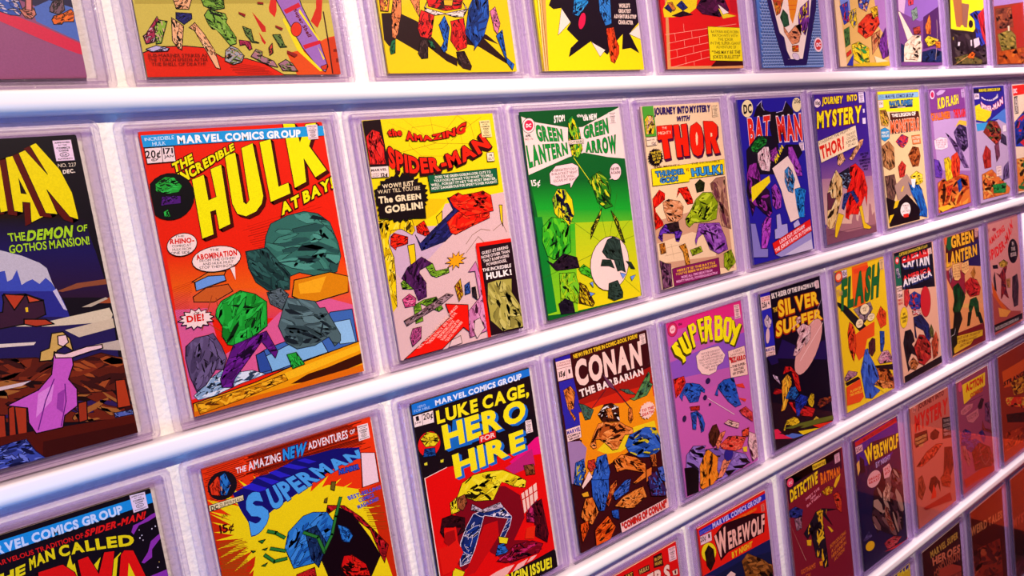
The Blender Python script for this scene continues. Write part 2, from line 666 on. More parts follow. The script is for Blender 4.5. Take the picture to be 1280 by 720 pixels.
def draw(P, line, rng, loose=False):
    if '"' in line:
        a = line.index('"')
        b = line.rindex('"')
        txt = line[a + 1:b].replace('\\"', '"')
        tk = line[:a].split()
        pts = parse_pts(line[b + 1:].split())
        wt, outl, drop = 1, None, None
        for o in tk[2].split(','):
            if o[:1] == 'w':
                wt = int(o[1:])
            elif o[:2] == 'o=':
                c, w_ = o[2:].split(':')
                outl = (lin(c), float(w_))
            elif o[:2] == 'd=':
                dx, dy, c = o[2:].split(':')
                drop = (float(dx), float(dy), lin(c))
        if tk[0] == 't':
            P.text(txt, pts, lin(tk[1]), wt, outl, drop)
        else:
            P.lines(txt.split('|'), pts, lin(tk[1]), wt)
        return
    tk = line.split()
    op = tk[0]
    if op == 'p':
        P.poly(parse_pts(tk[2:]), lin(tk[1]))
    elif op == 'P':
        pts = parse_pts(tk[3:])
        P.poly(pts, lin(tk[1]))
        if float(tk[2]):
            P.stroke(pts, float(tk[2]), INK, closed=True)
    elif op == 's':
        P.stroke(parse_pts(tk[3:]), float(tk[2]), lin(tk[1]))
    elif op == 'E':
        pts = ellipse(*parse_pts(tk[3:6]))
        P.poly(pts, lin(tk[1]))
        if float(tk[2]):
            P.stroke(pts, float(tk[2]), INK, closed=True)
    elif op == 'b':
        n, dep = int(tk[2]), 1 - float(tk[3]) / 100
        c, a, b = parse_pts(tk[4:7])
        pts = []
        for i in range(2 * n):
            t = math.pi * i / n
            k = 1.0 if i % 2 == 0 else dep
            k *= rng.uniform(0.94, 1.06)
            pts.append((c[0] + k * ((a[0] - c[0]) * math.cos(t) + (b[0] - c[0]) * math.sin(t)), c[1] + k * ((a[1] - c[1]) * math.cos(t) + (b[1] - c[1]) * math.sin(t))))
        P.poly(pts, lin(tk[1]))
        if len(tk) > 7 and float(tk[7]):
            P.stroke(pts, float(tk[7]), INK, closed=True)
    elif op == 'h':
        n = int(tk[3])
        TL, TR, BR, BL = parse_pts(tk[4:8])
        lv = None
        for i in range(n):
            t = (i + 0.5) / n
            a = [TL[k] + (BL[k] - TL[k]) * t for k in (0, 1)]
            b = [TR[k] + (BR[k] - TR[k]) * t for k in (0, 1)]
            s0, s1 = rng.uniform(0, 0.12), rng.uniform(0.8, 1)
            q = [[a[k] + (b[k] - a[k]) * s for k in (0, 1)] for s in (s0, s1)]
            lv = P.stroke(q, float(tk[2]) * rng.uniform(0.6, 1.3), lin(tk[1]), level=lv)
    elif op == 'g':
        c1, c2, n = lin(tk[1]), lin(tk[2]), int(tk[3]) * 3
        TL, TR, BR, BL = parse_pts(tk[4:8])
        lv = None
        for i in range(n):
            t0, t1 = i / n, (i + 1) / n
            q = [[TL[k] + (BL[k] - TL[k]) * t0 for k in (0, 1)], [TR[k] + (BR[k] - TR[k]) * t0 for k in (0, 1)],
                 [TR[k] + (BR[k] - TR[k]) * t1 for k in (0, 1)], [TL[k] + (BL[k] - TL[k]) * t1 for k in (0, 1)]]
            lv = P.add(q, [(0, 1, 2), (0, 2, 3)], lerp3(c1, c2, i / max(1, n - 1)), lv)
    elif op == 'k':                                            # a field of small printed chevrons
        nx, ny = int(tk[3]), int(tk[4])
        q = parse_pts(tk[5:9])
        lv = None
        for j in range(ny):
            for i in range(nx):
                def at(a, b):
                    return tuple((q[0][k] * (1 - a) + q[1][k] * a) * (1 - b) + (q[3][k] * (1 - a) + q[2][k] * a) * b for k in (0, 1))
                o_ = 0.5 * (j % 2)
                a0, a1, b0, b1 = (i + o_ + .1) / (nx + .5), (i + o_ + .9) / (nx + .5), (j + .2) / ny, (j + .75) / ny
                lv = P.stroke([at(a0, b0), at((a0 + a1) / 2, b1), at(a1, b0)], float(tk[2]), lin(tk[1]), level=lv)
    elif op == 'L':
        sh = lin(tk[2])
        A = P.h / P.w
        du, dv = float(tk[3]) / 1000, float(tk[4]) / 1000 / A
        pts = parse_pts(tk[5:])
        off = [(p[0] + du, p[1] + dv) for p in pts]
        lv = P.poly(off, sh)
        for i in range(len(pts)):
            P.add([pts[i - 1], pts[i], off[i], off[i - 1]], [(0, 1, 2), (0, 2, 3)], sh, lv + 1)
        P.lay[0] = lv + 1
        P.poly(pts, lin(tk[1]))
        P.stroke(pts, 3, INK, closed=True)
    elif op == 'm':
        scribble(P, random.Random(int(tk[1])), lin(tk[2]), [lin(c) for c in tk[3].split(',')], parse_pts(tk[4:]), loose)
    elif op == 'stamp':
        q = parse_pts(tk[4:8])
        pts = []
        A = P.h / P.w
        for i in range(4):
            a, b = q[i], q[(i + 1) % 4]
            n = int(tk[2]) if i % 2 == 0 else int(tk[3])
            cx, cy = sum(p[0] for p in q) / 4, sum(p[1] for p in q) / 4
            for k in range(2 * n):
                t = k / (2 * n)
                x, y = a[0] + (b[0] - a[0]) * t, a[1] + (b[1] - a[1]) * t
                s = 1.0 if k % 2 == 0 else 0.94
                pts.append((cx + (x - cx) * s, cy + (y - cy) * s))
        P.poly(pts, lin(tk[1]))

        def at(a, b):
            return tuple((q[0][i] * (1 - a) + q[1][i] * a) * (1 - b) + (q[3][i] * (1 - a) + q[2][i] * a) * b for i in (0, 1))
        for s, a0, a1, b0, b1 in (('APPROVED', .1, .9, .08, .16), ('BY THE', .28, .72, .21, .27), ('COMICS', .14, .86, .33, .42), ('CODE', .24, .76, .46, .55), ('AUTHORITY', .1, .9, .86, .93)):
            P.text(s, [at(a0, b0), at(a1, b0), at(a1, b1), at(a0, b1)], INK, 2)
        ring = ellipse(at(.5, .70), at(.74, .70), at(.5, .60), 12)
        P.stroke(ring, 2.5, INK, closed=True)
        P.text('CA', [at(.36, .66), at(.64, .66), at(.64, .75), at(.36, .75)], INK, 2)


LOOSE = ('shape_artwork', 'figure_artwork', 'emblem', 'corner_box', 'rock_artwork', 'foliage_artwork')


def add_comic(code, x, w, h, zb, thick, phrase, rowname, group):
    ops = COVERS[code]
    root = empty('comic_book', (x, 0, zb))
    tag(root, phrase, 'comic book', group)
    # page block, a little smaller than its cover
    bm = bmesh.new()
    box(bm, 0.0010, w - 0.0004, 0.0004, thick - 0.0003, 0.0005, h - 0.0005)
    obj('page_block', bm, M_PAGES, root)
    lay = [0]
    base = lin(ops[0].split()[1])
    # cover: one folded sheet - front, spine and back
    rng = random.Random(sum(ord(c) for c in code))
    P = Print(w, h, lay)
    rc = 0.006
    P.poly([(rc, 0), (1 - rc, 0), (1, rc * 0.7), (1, 1 - rc * 0.7), (1 - rc, 1), (rc, 1), (0, 1 - rc * 0.7), (0, rc * 0.7)], base)
    i = 1
    while i < len(ops) and not ops[i].startswith('@'):
        draw(P, ops[i], rng)
        i += 1
    b = len(P.v)
    yb = thick
    P.v += [(0, -0.0002, 0), (0, yb, 0), (0, yb, h), (0, -0.0002, h), (w, yb, 0), (w, yb, h)]
    P.f += [(b, b + 3, b + 2), (b, b + 2, b + 1), (b + 1, b + 2, b + 5), (b + 1, b + 5, b + 4)]
    P.c += [base] * 4
    P.build('cover', root)
    parts = {}
    while i < len(ops):
        nm = ops[i][1:]
        par = root
        if '<' in nm:
            nm, pn = nm.split('<')
            par = parts.get(pn, root)
        i += 1
        P = Print(w, h, lay)
        while i < len(ops) and not ops[i].startswith('@'):
            draw(P, ops[i], rng, nm in LOOSE)
            i += 1
        o = P.build(nm, par)
        if o:
            parts[nm] = o
    return root


# ------------------------------------------------------------------ the covers, each in units of a thousandth of its own width and height
COVERS = {}
COVERS['r1c0'] = r'''base 8a4870
p 1c1440 507,430 1120,377 1012,762 1005,829 861,783 714,739
p 4868b8 829,783 907,757 1008,779 1012,825 1007,884 949,867 834,824
P d02048 0 421,733 699,792 846,836 1011,890 1007,926 968,920 835,877 690,826 413,763
p 904c78 411,771 689,828 834,881 1000,928 1005,996 346,998
@shape_artwork
m 601 101840 2850a8,c8b8c8,2040a0 672,779 735,738 779,752 794,792 773,809 737,805 699,794
m 602 200c10 c87868,a85850 769,785 794,792 809,776 840,783 839,803 818,820 794,812
s 401018 30 815,784 845,678
s d07878 20 815,784 845,678
m 603 2a0c04 e06018,f07820,c04c10 892,819 910,806 956,801 996,779 1003,796 1000,825 951,818 936,832 902,833
m 604 1c1014 705060,503848 897,782 921,765 966,747 965,788 933,801 897,794
m 605 0c0c20 a02838,2850a0,d8b070,303050 544,464 1074,422 994,705 474,712'''.split('\n')
COVERS['r1c1'] = r'''base c8b850
p b0a040 100,397 1207,301 1097,729 6,759
@ground_artwork
P d82008 5 -1,919 76,899 200,896 300,902 370,935 490,939 583,959 674,999 1027,1002 1021,1023 -7,1009
h 8a1004 3 8 380,949 581,969 630,998 408,996
p d84c14 709,920 809,905 960,859 1041,853 1025,1007 746,1004
p c83810 959,864 1033,853 1015,1002 947,1001
s 3a0c08 8 957,763 957,869 952,996
p 7a1808 980,904 1004,902 1001,914 977,914
p 7a1808 986,940 1011,937 1007,953 984,955
p c82810 875,799 918,749 934,688 973,687 939,788 907,824
p d02818 654,755 687,697 709,696 694,764 677,789 654,770
p c02018 561,772 618,824 617,843 596,843 586,824
p c02018 578,843 607,881 598,889 587,877
@rocket_artwork
P 9868b8 5 701,725 730,695 827,692 837,741 908,879 931,970 910,991 875,975 803,900 731,778
P c81830 0 732,761 824,731 832,746 743,775
P c81830 0 806,890 910,869 915,882 813,905
p e8d818 728,788 807,915 896,986 880,988 771,910 718,798
p e8d818 822,754 910,869 902,872 815,766
p e8d818 889,892 919,940 910,945
E d83018 3 785,831 816,825 786,805
t 6a1028 w2 "Super Shell" 804,753 868,855 844,860 787,759
P c83018 3 888,970 930,960 921,981 893,983
@shape_artwork
m 611 200c08 e8b080,d89868,f0c090 158,795 212,826 185,880 180,912 162,907 141,880
m 612 200c08 e8b080,d89868,f0c090 219,821 261,807 299,856 337,911 349,977 331,983 299,907 272,861
m 613 0c0c28 1c1c5a,28287a 180,781 260,784 252,802 212,826 180,804
m 614 200c08 e8b080,d89868 172,715 292,710 250,775 188,772
m 615 081408 78a838,88b848,588828 305,783 336,764 425,775 433,794 407,818 455,864 460,897 420,897 377,832 350,835 321,819
m 616 081408 78a838,588828 298,710 436,705 422,762 365,777 325,755
m 617 2a0814 a02048,b83058 467,873 527,877 530,906 512,911 497,889 461,894
m 618 2a0814 a02048,b83058,c8a0a8 6,868 39,855 98,792 102,823 60,890 17,895
m 619 081408 88b038,c8a880 72,832 100,805 142,809 90,890 66,890
m 620 1c1408 a0a0a8,788c48,c09070 389,911 421,892 451,906 479,930 466,954 417,958 373,949
m 621 1c1408 a07080,788c48,c09070 500,930 542,901 578,911 575,935 629,949 651,974 590,959 539,939
m 622 1c1408 a07080,788c48 648,959 696,942 728,959 758,989 670,984
m 623 1c1428 b8b0d8,c8c0e0 8,908 65,894 129,905 114,914 35,917
m 624 081408 5a7a38,788c48 494,821 540,830 537,868 574,887 533,882 506,854
m 625 081408 5a7a38,788c48 647,852 691,847 696,886 721,900 677,900
m 626 1c0c08 c84030,604028 613,901 639,881 636,920 612,930
p 8a1818 489,774 524,782 518,792 491,781
p 8a1818 595,736 627,737 628,744 597,743
p 8a1818 670,818 710,829 701,837 671,825
p 8a1818 711,910 767,925 749,935 709,920
m 627 201c10 a09050,c83028,88a038,d8b880 148,393 1125,308 1040,639 74,679
@caption_lettering
T 5a0c04 w0 "SUB-MARINER STRIKES AS|THE TORCH SPEEDS AFTER|THE SHELL OF DEATH!!" 19,921 295,921 293,965 14,965'''.split('\n')
COVERS['r1c2'] = r'''base e8c808
@shadow_artwork
p 240c0c 13,759 135,754 260,787 368,863 444,918 521,941 511,975 435,952 310,891 235,913 88,860 32,892 3,866
p 240c0c 508,833 681,820 786,836 875,879 759,854 925,948 920,965 705,889 539,873
@shape_artwork
m 631 2a0c04 e08048,d07038,f09058 120,672 177,670 153,756 109,832 82,862 60,860 85,769
m 632 2a0c04 e08048,f09058 205,669 312,665 281,781 265,732
m 633 081c10 18683c,207848 54,865 82,862 67,919 32,927 30,903
m 634 3a0408 d81818,e82820,b01010 294,731 396,757 352,846 338,863 262,853 253,814
m 635 3a0408 d81818,e82820,b01010 503,777 621,763 612,878 611,901 529,910 490,862 514,811
m 636 2a1c1c e8d8d0,d0c0b8 311,687 354,730 481,744 620,729 673,688 662,728 621,763 547,765 481,744 396,759 321,742
m 637 3a0408 d81818,b01010,281010 332,665 672,654 620,729 482,738 355,724
P d8b020 4 479,693 552,691 539,717 478,716
m 638 100808 2a1414,4a3030 264,864 319,858 297,941 248,941 229,919
m 639 100808 2a1414,4a3030 518,913 583,907 628,976 613,993 552,981 514,964
m 640 0a1030 1858b8,2868c8,103c88 407,790 468,755 500,805 448,901 423,918 396,907 442,851
m 641 0a1030 1848a0,2058b8,0c2c6c 664,722 726,652 858,648 819,754 754,830 654,918 676,877 613,832
m 642 2a0c1c d878a0,c06890 836,730 887,705 911,787 875,835 852,817
m 643 0a1030 2060c0,1850a8 853,832 920,793 921,918 996,984 959,993 921,960
m 644 081c10 206840 313,863 346,868 367,902 329,896
m 645 1c0c08 d87838,e8c010,a02818 9,675 101,672 61,753 6,754
m 646 100810 c02020,2858b0,d8a870,e8c010,184080 148,229 1129,143 1011,584 42,622'''.split('\n')
COVERS['r1c3'] = r'''base f0e008
@spine_panel
p d8a050 134,121 194,116 45,998 -3,998
s 7a4818 4 29,610 3,998
s f0dcb0 5 41,609 12,998
s 7a4818 3 53,609 23,998
s f0e0a0 4 62,608 31,998
s 6a4010 3 73,608 42,998
@burst_artwork
p 140a14 123,693 182,629 425,406 1068,436 1016,757 886,814 969,916 881,889 787,896 814,818 710,869 628,923 477,858 245,936 275,891 354,856 260,802 306,770 236,702 161,710
P f0e0d0 3 236,703 305,767 172,832
P f0e0d0 3 483,861 613,900 551,933
P f0e0d0 3 878,817 1021,768 1017,843
@shape_artwork
m 651 0a1030 2090d8,38a0e0,1870b0 369,623 512,618 499,670 382,746 335,731
E d81848 4 417,760 453,722 396,743
m 652 0a1030 2878c8,3088d8 599,615 735,610 713,776 644,780 609,706
m 653 3a0c04 e04010,f05018,c03008 643,784 726,779 720,856 770,882 747,916 691,973 652,963 662,870
m 654 0a1030 2878c8,c02828,e8c018,d8a878 500,212 1049,170 780,569 408,570
@caption_lettering
t f0d8c8 w2 "WORLD'S" 810,666 925,662 922,683 808,688
t f0d8c8 w2 "GREATEST" 797,693 931,691 929,711 796,713
t f0d8c8 w2 "ADVENTURE-STRIP" 744,721 982,718 977,739 741,741
t f0d8c8 w2 "CHARACTER" 783,748 938,749 935,769 780,770'''.split('\n')
COVERS['r1c4'] = r'''base d81810
p d89858 168,3 192,0 41,986 1011,982 1012,1011 0,1008
@brick_artwork
s f0a088 4 21,816 253,799
s f0a088 4 253,799 957,744
s f0a088 4 41,862 557,811
s f0a088 4 30,904 546,855
s f0a088 4 35,947 554,892
s f0a088 4 56,990 543,935
s f0a088 4 256,756 253,799
s f0a088 4 135,811 134,847
s f0a088 4 346,794 346,827
s f0a088 4 242,841 241,879
s f0a088 4 441,822 437,859
s f0a088 4 137,897 136,933
s f0a088 4 347,877 345,911
s f0a088 4 235,933 233,973
s f0a088 4 436,909 435,948
s f0a088 4 337,962 337,981
p 3a0c08 547,989 627,956 1017,960 1020,984
@shape_artwork
p e8d010 29,724 24,682 184,558 504,546 439,665 346,696 141,722
p c01418 899,532 1089,525 1048,688 900,676
m 661 0a0a28 1c2868,281c50 41,675 113,645 187,671 114,701
m 662 2a0c04 d88030,c07028 81,646 147,637 185,678 149,693
m 663 0a0a28 182868,2838a0 191,657 264,626 337,667 266,684
m 664 100810 180c10,281018 119,715 266,684 395,702 224,717
m 665 1c0818 4a1038,601848,380c28 422,665 502,619 817,565 902,669 744,710 499,700
p e8d018 730,658 823,686 969,698 779,717
P f0e0d8 3 727,635 871,681 785,694
m 666 1c0818 c02028,303080,e0b828,601848 216,-2 1208,-90 1062,480 50,521
@caption_box
P f0e010 3 560,765 1019,765 998,960 547,955
T 504008 w0 "BATMAN AND ROBIN|MATCH WITS WITH|THE JOKER|IN THE SUPER-GIANT|ADVENTURE OF" 574,782 996,780 987,890 576,890
T 504008 w1 "\"THIS MAY BE THE|JOKE'S BULLETS!\"" 579,898 976,894 953,949 584,948'''.split('\n')
COVERS['r1c5'] = r'''base 4878c0
@pattern_artwork
k 182868 9 26 60 148,-80 1295,-100 1017,990 -13,993
k c0d4ec 5 26 60 146,-72 1293,-100 1015,999 -15,1001
p 201450 122,498 1018,465 956,620 703,988 340,991 247,815
p f0e0d0 212,542 911,519 825,682 646,946 403,950 301,766
@shape_artwork
p e08810 486,533 684,527 610,645 534,729 501,689
s d04810 6 487,615 619,612
s d04810 6 492,640 601,637
m 671 2a0804 c04018,e09020 229,558 461,550 346,667 277,693
m 672 081408 184828,286038 330,692 397,634 473,673 478,739 388,756
m 673 1c0828 682888,e8c818,803898 624,678 681,627 857,555 798,700 723,819 630,745
m 674 2a0c04 e89868,d88858 341,733 487,788 561,754 639,795 680,719 710,735 607,837 578,862 490,863 382,781
m 675 3a0804 d03018,e8a818,e8c820 479,863 601,858 590,904 480,904
p 201450 297,782 373,814 395,896 447,950 383,946
E d8c8d8 3 534,933 591,942 539,912
m 676 1c0828 c02828,2858b0,e0b020,184828 258,-43 1186,-100 1011,397 179,433
@emblem
E f0d8e0 3 932,856 1008,851 932,808
E d03028 0 932,856 987,853 934,821
t f0f0f8 w2 "DC" 900,845 976,841 973,868 898,871'''.split('\n')
COVERS['r1c6'] = r'''base d8b060
@spine_panel
p e8c898 3,558 80,547 132,1001 -20,1000
@shape_artwork
p a878b8 761,444 1073,433 1038,814 832,721
p 7088d0 75,469 278,461 286,640 125,670
m 681 100c30 2838a0,3048b8,c83020 69,592 256,551 246,694 137,723
m 682 0c1c08 487838,386828,589048 118,750 240,721 232,857 125,875
m 683 2a2404 e8c818,d0b010,2848a0 251,623 399,601 399,710 311,747 259,694
m 684 3a0804 d83818,e84820,b82810 399,710 600,651 831,609 865,702 678,779 532,818 385,765
m 685 2a1c04 e8c020,d0a018 669,594 840,571 850,646 733,667
m 686 100c30 3050a8,a83028,d8a880 426,492 751,481 605,633 452,600
m 687 2a2404 e8d018,f0e040,c8a010,289040 234,848 396,828 600,873 573,985 411,984 262,947
m 688 1c0828 6a2880,8038a0,502068 773,844 974,719 1022,938 861,948
m 689 2a0c08 c07848,a04828,d89860 651,780 855,740 830,844 641,929
P 2830a0 3 121,992 271,911 236,997
P c83020 3 129,911 225,884 232,911 135,938
p d0b020 253,983 1029,967 1020,1006 248,1002
p f0d8a8 683,929 971,967 713,976
m 690 100c30 c83020,e8c020,2848a0,a878b8 250,-100 1230,-100 1053,396 84,433'''.split('\n')
COVERS['r1c7'] = r'''base 704080
p 8860b0 266,436 1112,407 1098,581 513,667 148,619
p c8a8c8 37,475 234,468 148,619 31,598
p 482058 600,633 1024,542 1049,841 541,876
@shape_artwork
m 701 2a0808 c83040,d84858 241,437 443,430 389,550 260,561
m 702 0c1c10 708878,88a090 316,591 463,556 480,643 334,670
P f0d8c0 3 10,606 54,605 309,773 488,771 522,844 465,973 61,972 60,878 195,830
m 703 2a1408 f0dcc0,e0c8a8,d8b898 96,831 307,781 514,771 484,892 387,973 88,964 52,909
m 704 080c20 142048,1c2c60 23,831 92,846 61,972 -14,980
m 705 080c20 142048,1c2c60 509,900 809,867 1037,891 1015,983 437,981
m 706 2a0c04 e07828,f09038,d86018 621,705 751,606 778,662 752,769 647,762
m 707 2a1c04 e8c818,f0d838 558,803 672,769 773,793 962,800 844,834 648,867
s d8b8a8 6 929,651 913,775 828,958
m 708 2a0c04 e08828,c86818 823,809 985,816 973,866 863,866
m 709 2a0c08 b84030,a03828 322,718 506,699 516,763 334,773
m 710 100810 c83040,708878,7060b0,e0c8a8 191,-100 1300,-100 1152,356 57,397'''.split('\n')
COVERS['r1c8'] = r'''base 281820
p e8d818 79,399 1112,363 1066,562 649,729 468,723 174,718 33,712
p a06038 128,431 390,423 355,699 180,693
@shape_artwork
m 721 100c30 2838a8,2040b8,402040 505,566 775,586 1010,527 1053,616 963,725 1035,833 866,870 736,755 761,648
m 722 3a0408 c82028,d83030,a01820 777,577 1079,508 1139,524 1026,869 900,726
p 8a5a48 372,500 580,503 474,697 357,690
E 281018 3 588,665 650,659 586,634
E e8d818 3 115,787 165,783 112,762
E e8d818 0 340,699 391,696 336,677
m 723 100808 302028,483838,201418 31,720 649,729 675,880 1035,833 1013,997 22,997
m 724 140c04 605028,485020,706030 64,941 425,907 908,960 899,1001 51,997
p d8c0c8 634,791 794,772 811,834 649,862
s e8a860 7 64,1001 481,924
m 725 3a0c04 e06018,f08020,d04810 421,924 581,889 669,906 597,951 446,946
p d8c8d0 195,817 253,816 231,847 179,847
p d8c8d0 541,797 587,796 576,845 545,845
m 726 100808 e8d818,c82028,2838a8,a06038 259,-100 1300,-100 1125,309 91,348'''.split('\n')
COVERS['r1c9'] = r'''base 8a3420
p 9878b0 33,356 1076,320 1049,436 16,502
p a02818 566,488 1049,436 1300,1003 698,1000
@shape_artwork
m 731 1c0c08 7a3c28,9a5030,5a2c20 45,519 601,487 631,666 69,702
m 732 1c1408 807030,a08838,60581c 61,739 482,696 686,741 689,885 157,905
m 733 2a0804 b05018,c86820,8a3810,a04010 26,887 958,836 1300,1003 -2,1007
p e0c0a0 420,664 484,659 480,706 424,707
m 734 1c0c08 b03820,9878b0,c87830 275,-100 1300,-100 1300,228 96,299'''.split('\n')
COVERS['r2c0'] = r'''base 120a16
p 1d0508 533,69 691,59 827,21 941,223 928,268 488,231
g 150818 1a1050 6 360,220 960,267 977,375 335,310
g 1a1050 2a1230 5 336,307 978,371 1002,535 296,448
p 8a4a30 785,487 871,472 998,473 999,490 898,488 804,492
p a04a28 953,538 1000,534 1000,554 935,546
@landscape_artwork
p c2bcc8 508,320 595,336 673,361 738,391 762,411 770,454 781,487 801,521 463,477
p 3a4ab0 484,406 596,400 596,434 616,429 643,402 648,451 670,443 695,438 719,456 749,440 768,458 801,521 463,477
p 2a2a86 471,449 781,487 801,521 817,594 445,541
p c8c0d8 766,485 783,479 808,553 794,547
p 241a50 450,525 995,600 981,770 408,675
p d8c8a8 585,574 720,577 988,568 997,592 980,614 726,594
p d0bea0 781,614 994,604 994,636 833,645
p b8a890 870,551 982,532 991,538 911,555
p e0d0c0 426,610 655,634 643,642 423,622
p c0b0a0 876,680 1006,679 1001,715 914,698
P 3a1a30 6 450,525 552,524 564,495 566,473 654,480 720,508 717,554 624,572 436,575
P b83a20 6 572,470 653,484 599,524
P c84828 6 658,483 715,509 661,509
P b03a22 6 628,557 713,569 742,588 668,586 624,572
p f0c020 642,522 653,522 651,536 642,536
m 3 2a0d0d 5a1c10,7a2a14,3a1210,a04a20 414,653 641,682 740,722 911,709 1011,742 995,897 745,850 666,772 394,725
m 4 1c0808 6a2010,3a0c10,a0602a,301a50 398,710 668,765 773,823 1014,850 1003,949 728,911 362,839
p d8c0c0 424,749 603,750 561,760 421,760
P a03018 5 492,819 517,815 495,927 466,929
P a8361a 5 517,815 564,820 534,943 502,937
P a03018 5 437,831 473,838 455,935 411,925
P b03818 5 948,809 991,813 993,905 933,902
P 9a3018 5 770,855 807,854 794,916 757,917
p 501208 346,896 549,907 1000,940 1002,1007 580,1008 293,1082
p 3a0c08 596,948 993,964 1002,1007 580,1008
m 7 10103a 3848a0,6a7ad0,202860 429,929 486,926 534,928 560,972 590,1007 461,1014 356,990
m 8 101030 5060a8,8090c8 913,915 995,918 997,935 914,931
@figure_artwork
P d0a858 5 724,617 771,618 793,643 796,685 767,663 733,673 701,700 652,696 665,667 702,661
P f0c8c8 5 746,628 781,629 785,654 758,665 741,655
P c858c0 5 718,675 787,702 784,729 752,771 778,808 765,862 705,883 687,919 576,917 557,878 565,832 490,810 623,784 688,745
p e088d8 619,795 689,776 665,827 589,868
p 9a3aa0 695,809 729,799 700,874 678,854
s 6a2080 5 694,761 641,823 588,907
s 6a2080 5 733,784 723,838 681,914
P f0c8c8 5 717,679 759,689 855,680 923,683 923,695 872,697 786,705 719,696
@title_lettering
L f2e000 5a0a08 -26 12 517,78 544,69 522,212 492,217
L f2e000 5a0a08 -26 12 547,69 613,59 613,117 662,65 676,63 667,220 629,223 631,140 601,167 591,137 564,216 532,209
L f2e000 5a0a08 -26 12 694,58 736,52 795,249 739,264 751,202 723,198 716,230 682,223
p 1d0508 727,122 746,175 723,171
L f2e000 5a0a08 -26 12 748,47 777,39 846,119 799,27 826,19 902,108 932,183 936,261 935,271 900,258 830,167 853,247 805,239
@subtitle_lettering
t a8d820 w1 "THE" 637,288 705,290 703,316 638,314
t a8d820 w2 "DEMON" 719,287 907,286 892,324 705,319
t a8d820 w1 "OF" 922,289 967,289 961,310 917,310
t a8d820 w1 "GOTHOS MANSION!" 632,325 963,327 961,354 628,350
@approval_stamp
stamp f4d8ee 20 20 894,15 974,15 973,82 893,81
@issue_lettering
t e8d8c0 w0 "NO. 227" 897,89 974,89 974,101 896,100
t f0e0d0 w2 "DEC." 912,109 963,108 963,121 910,122'''.split('\n')
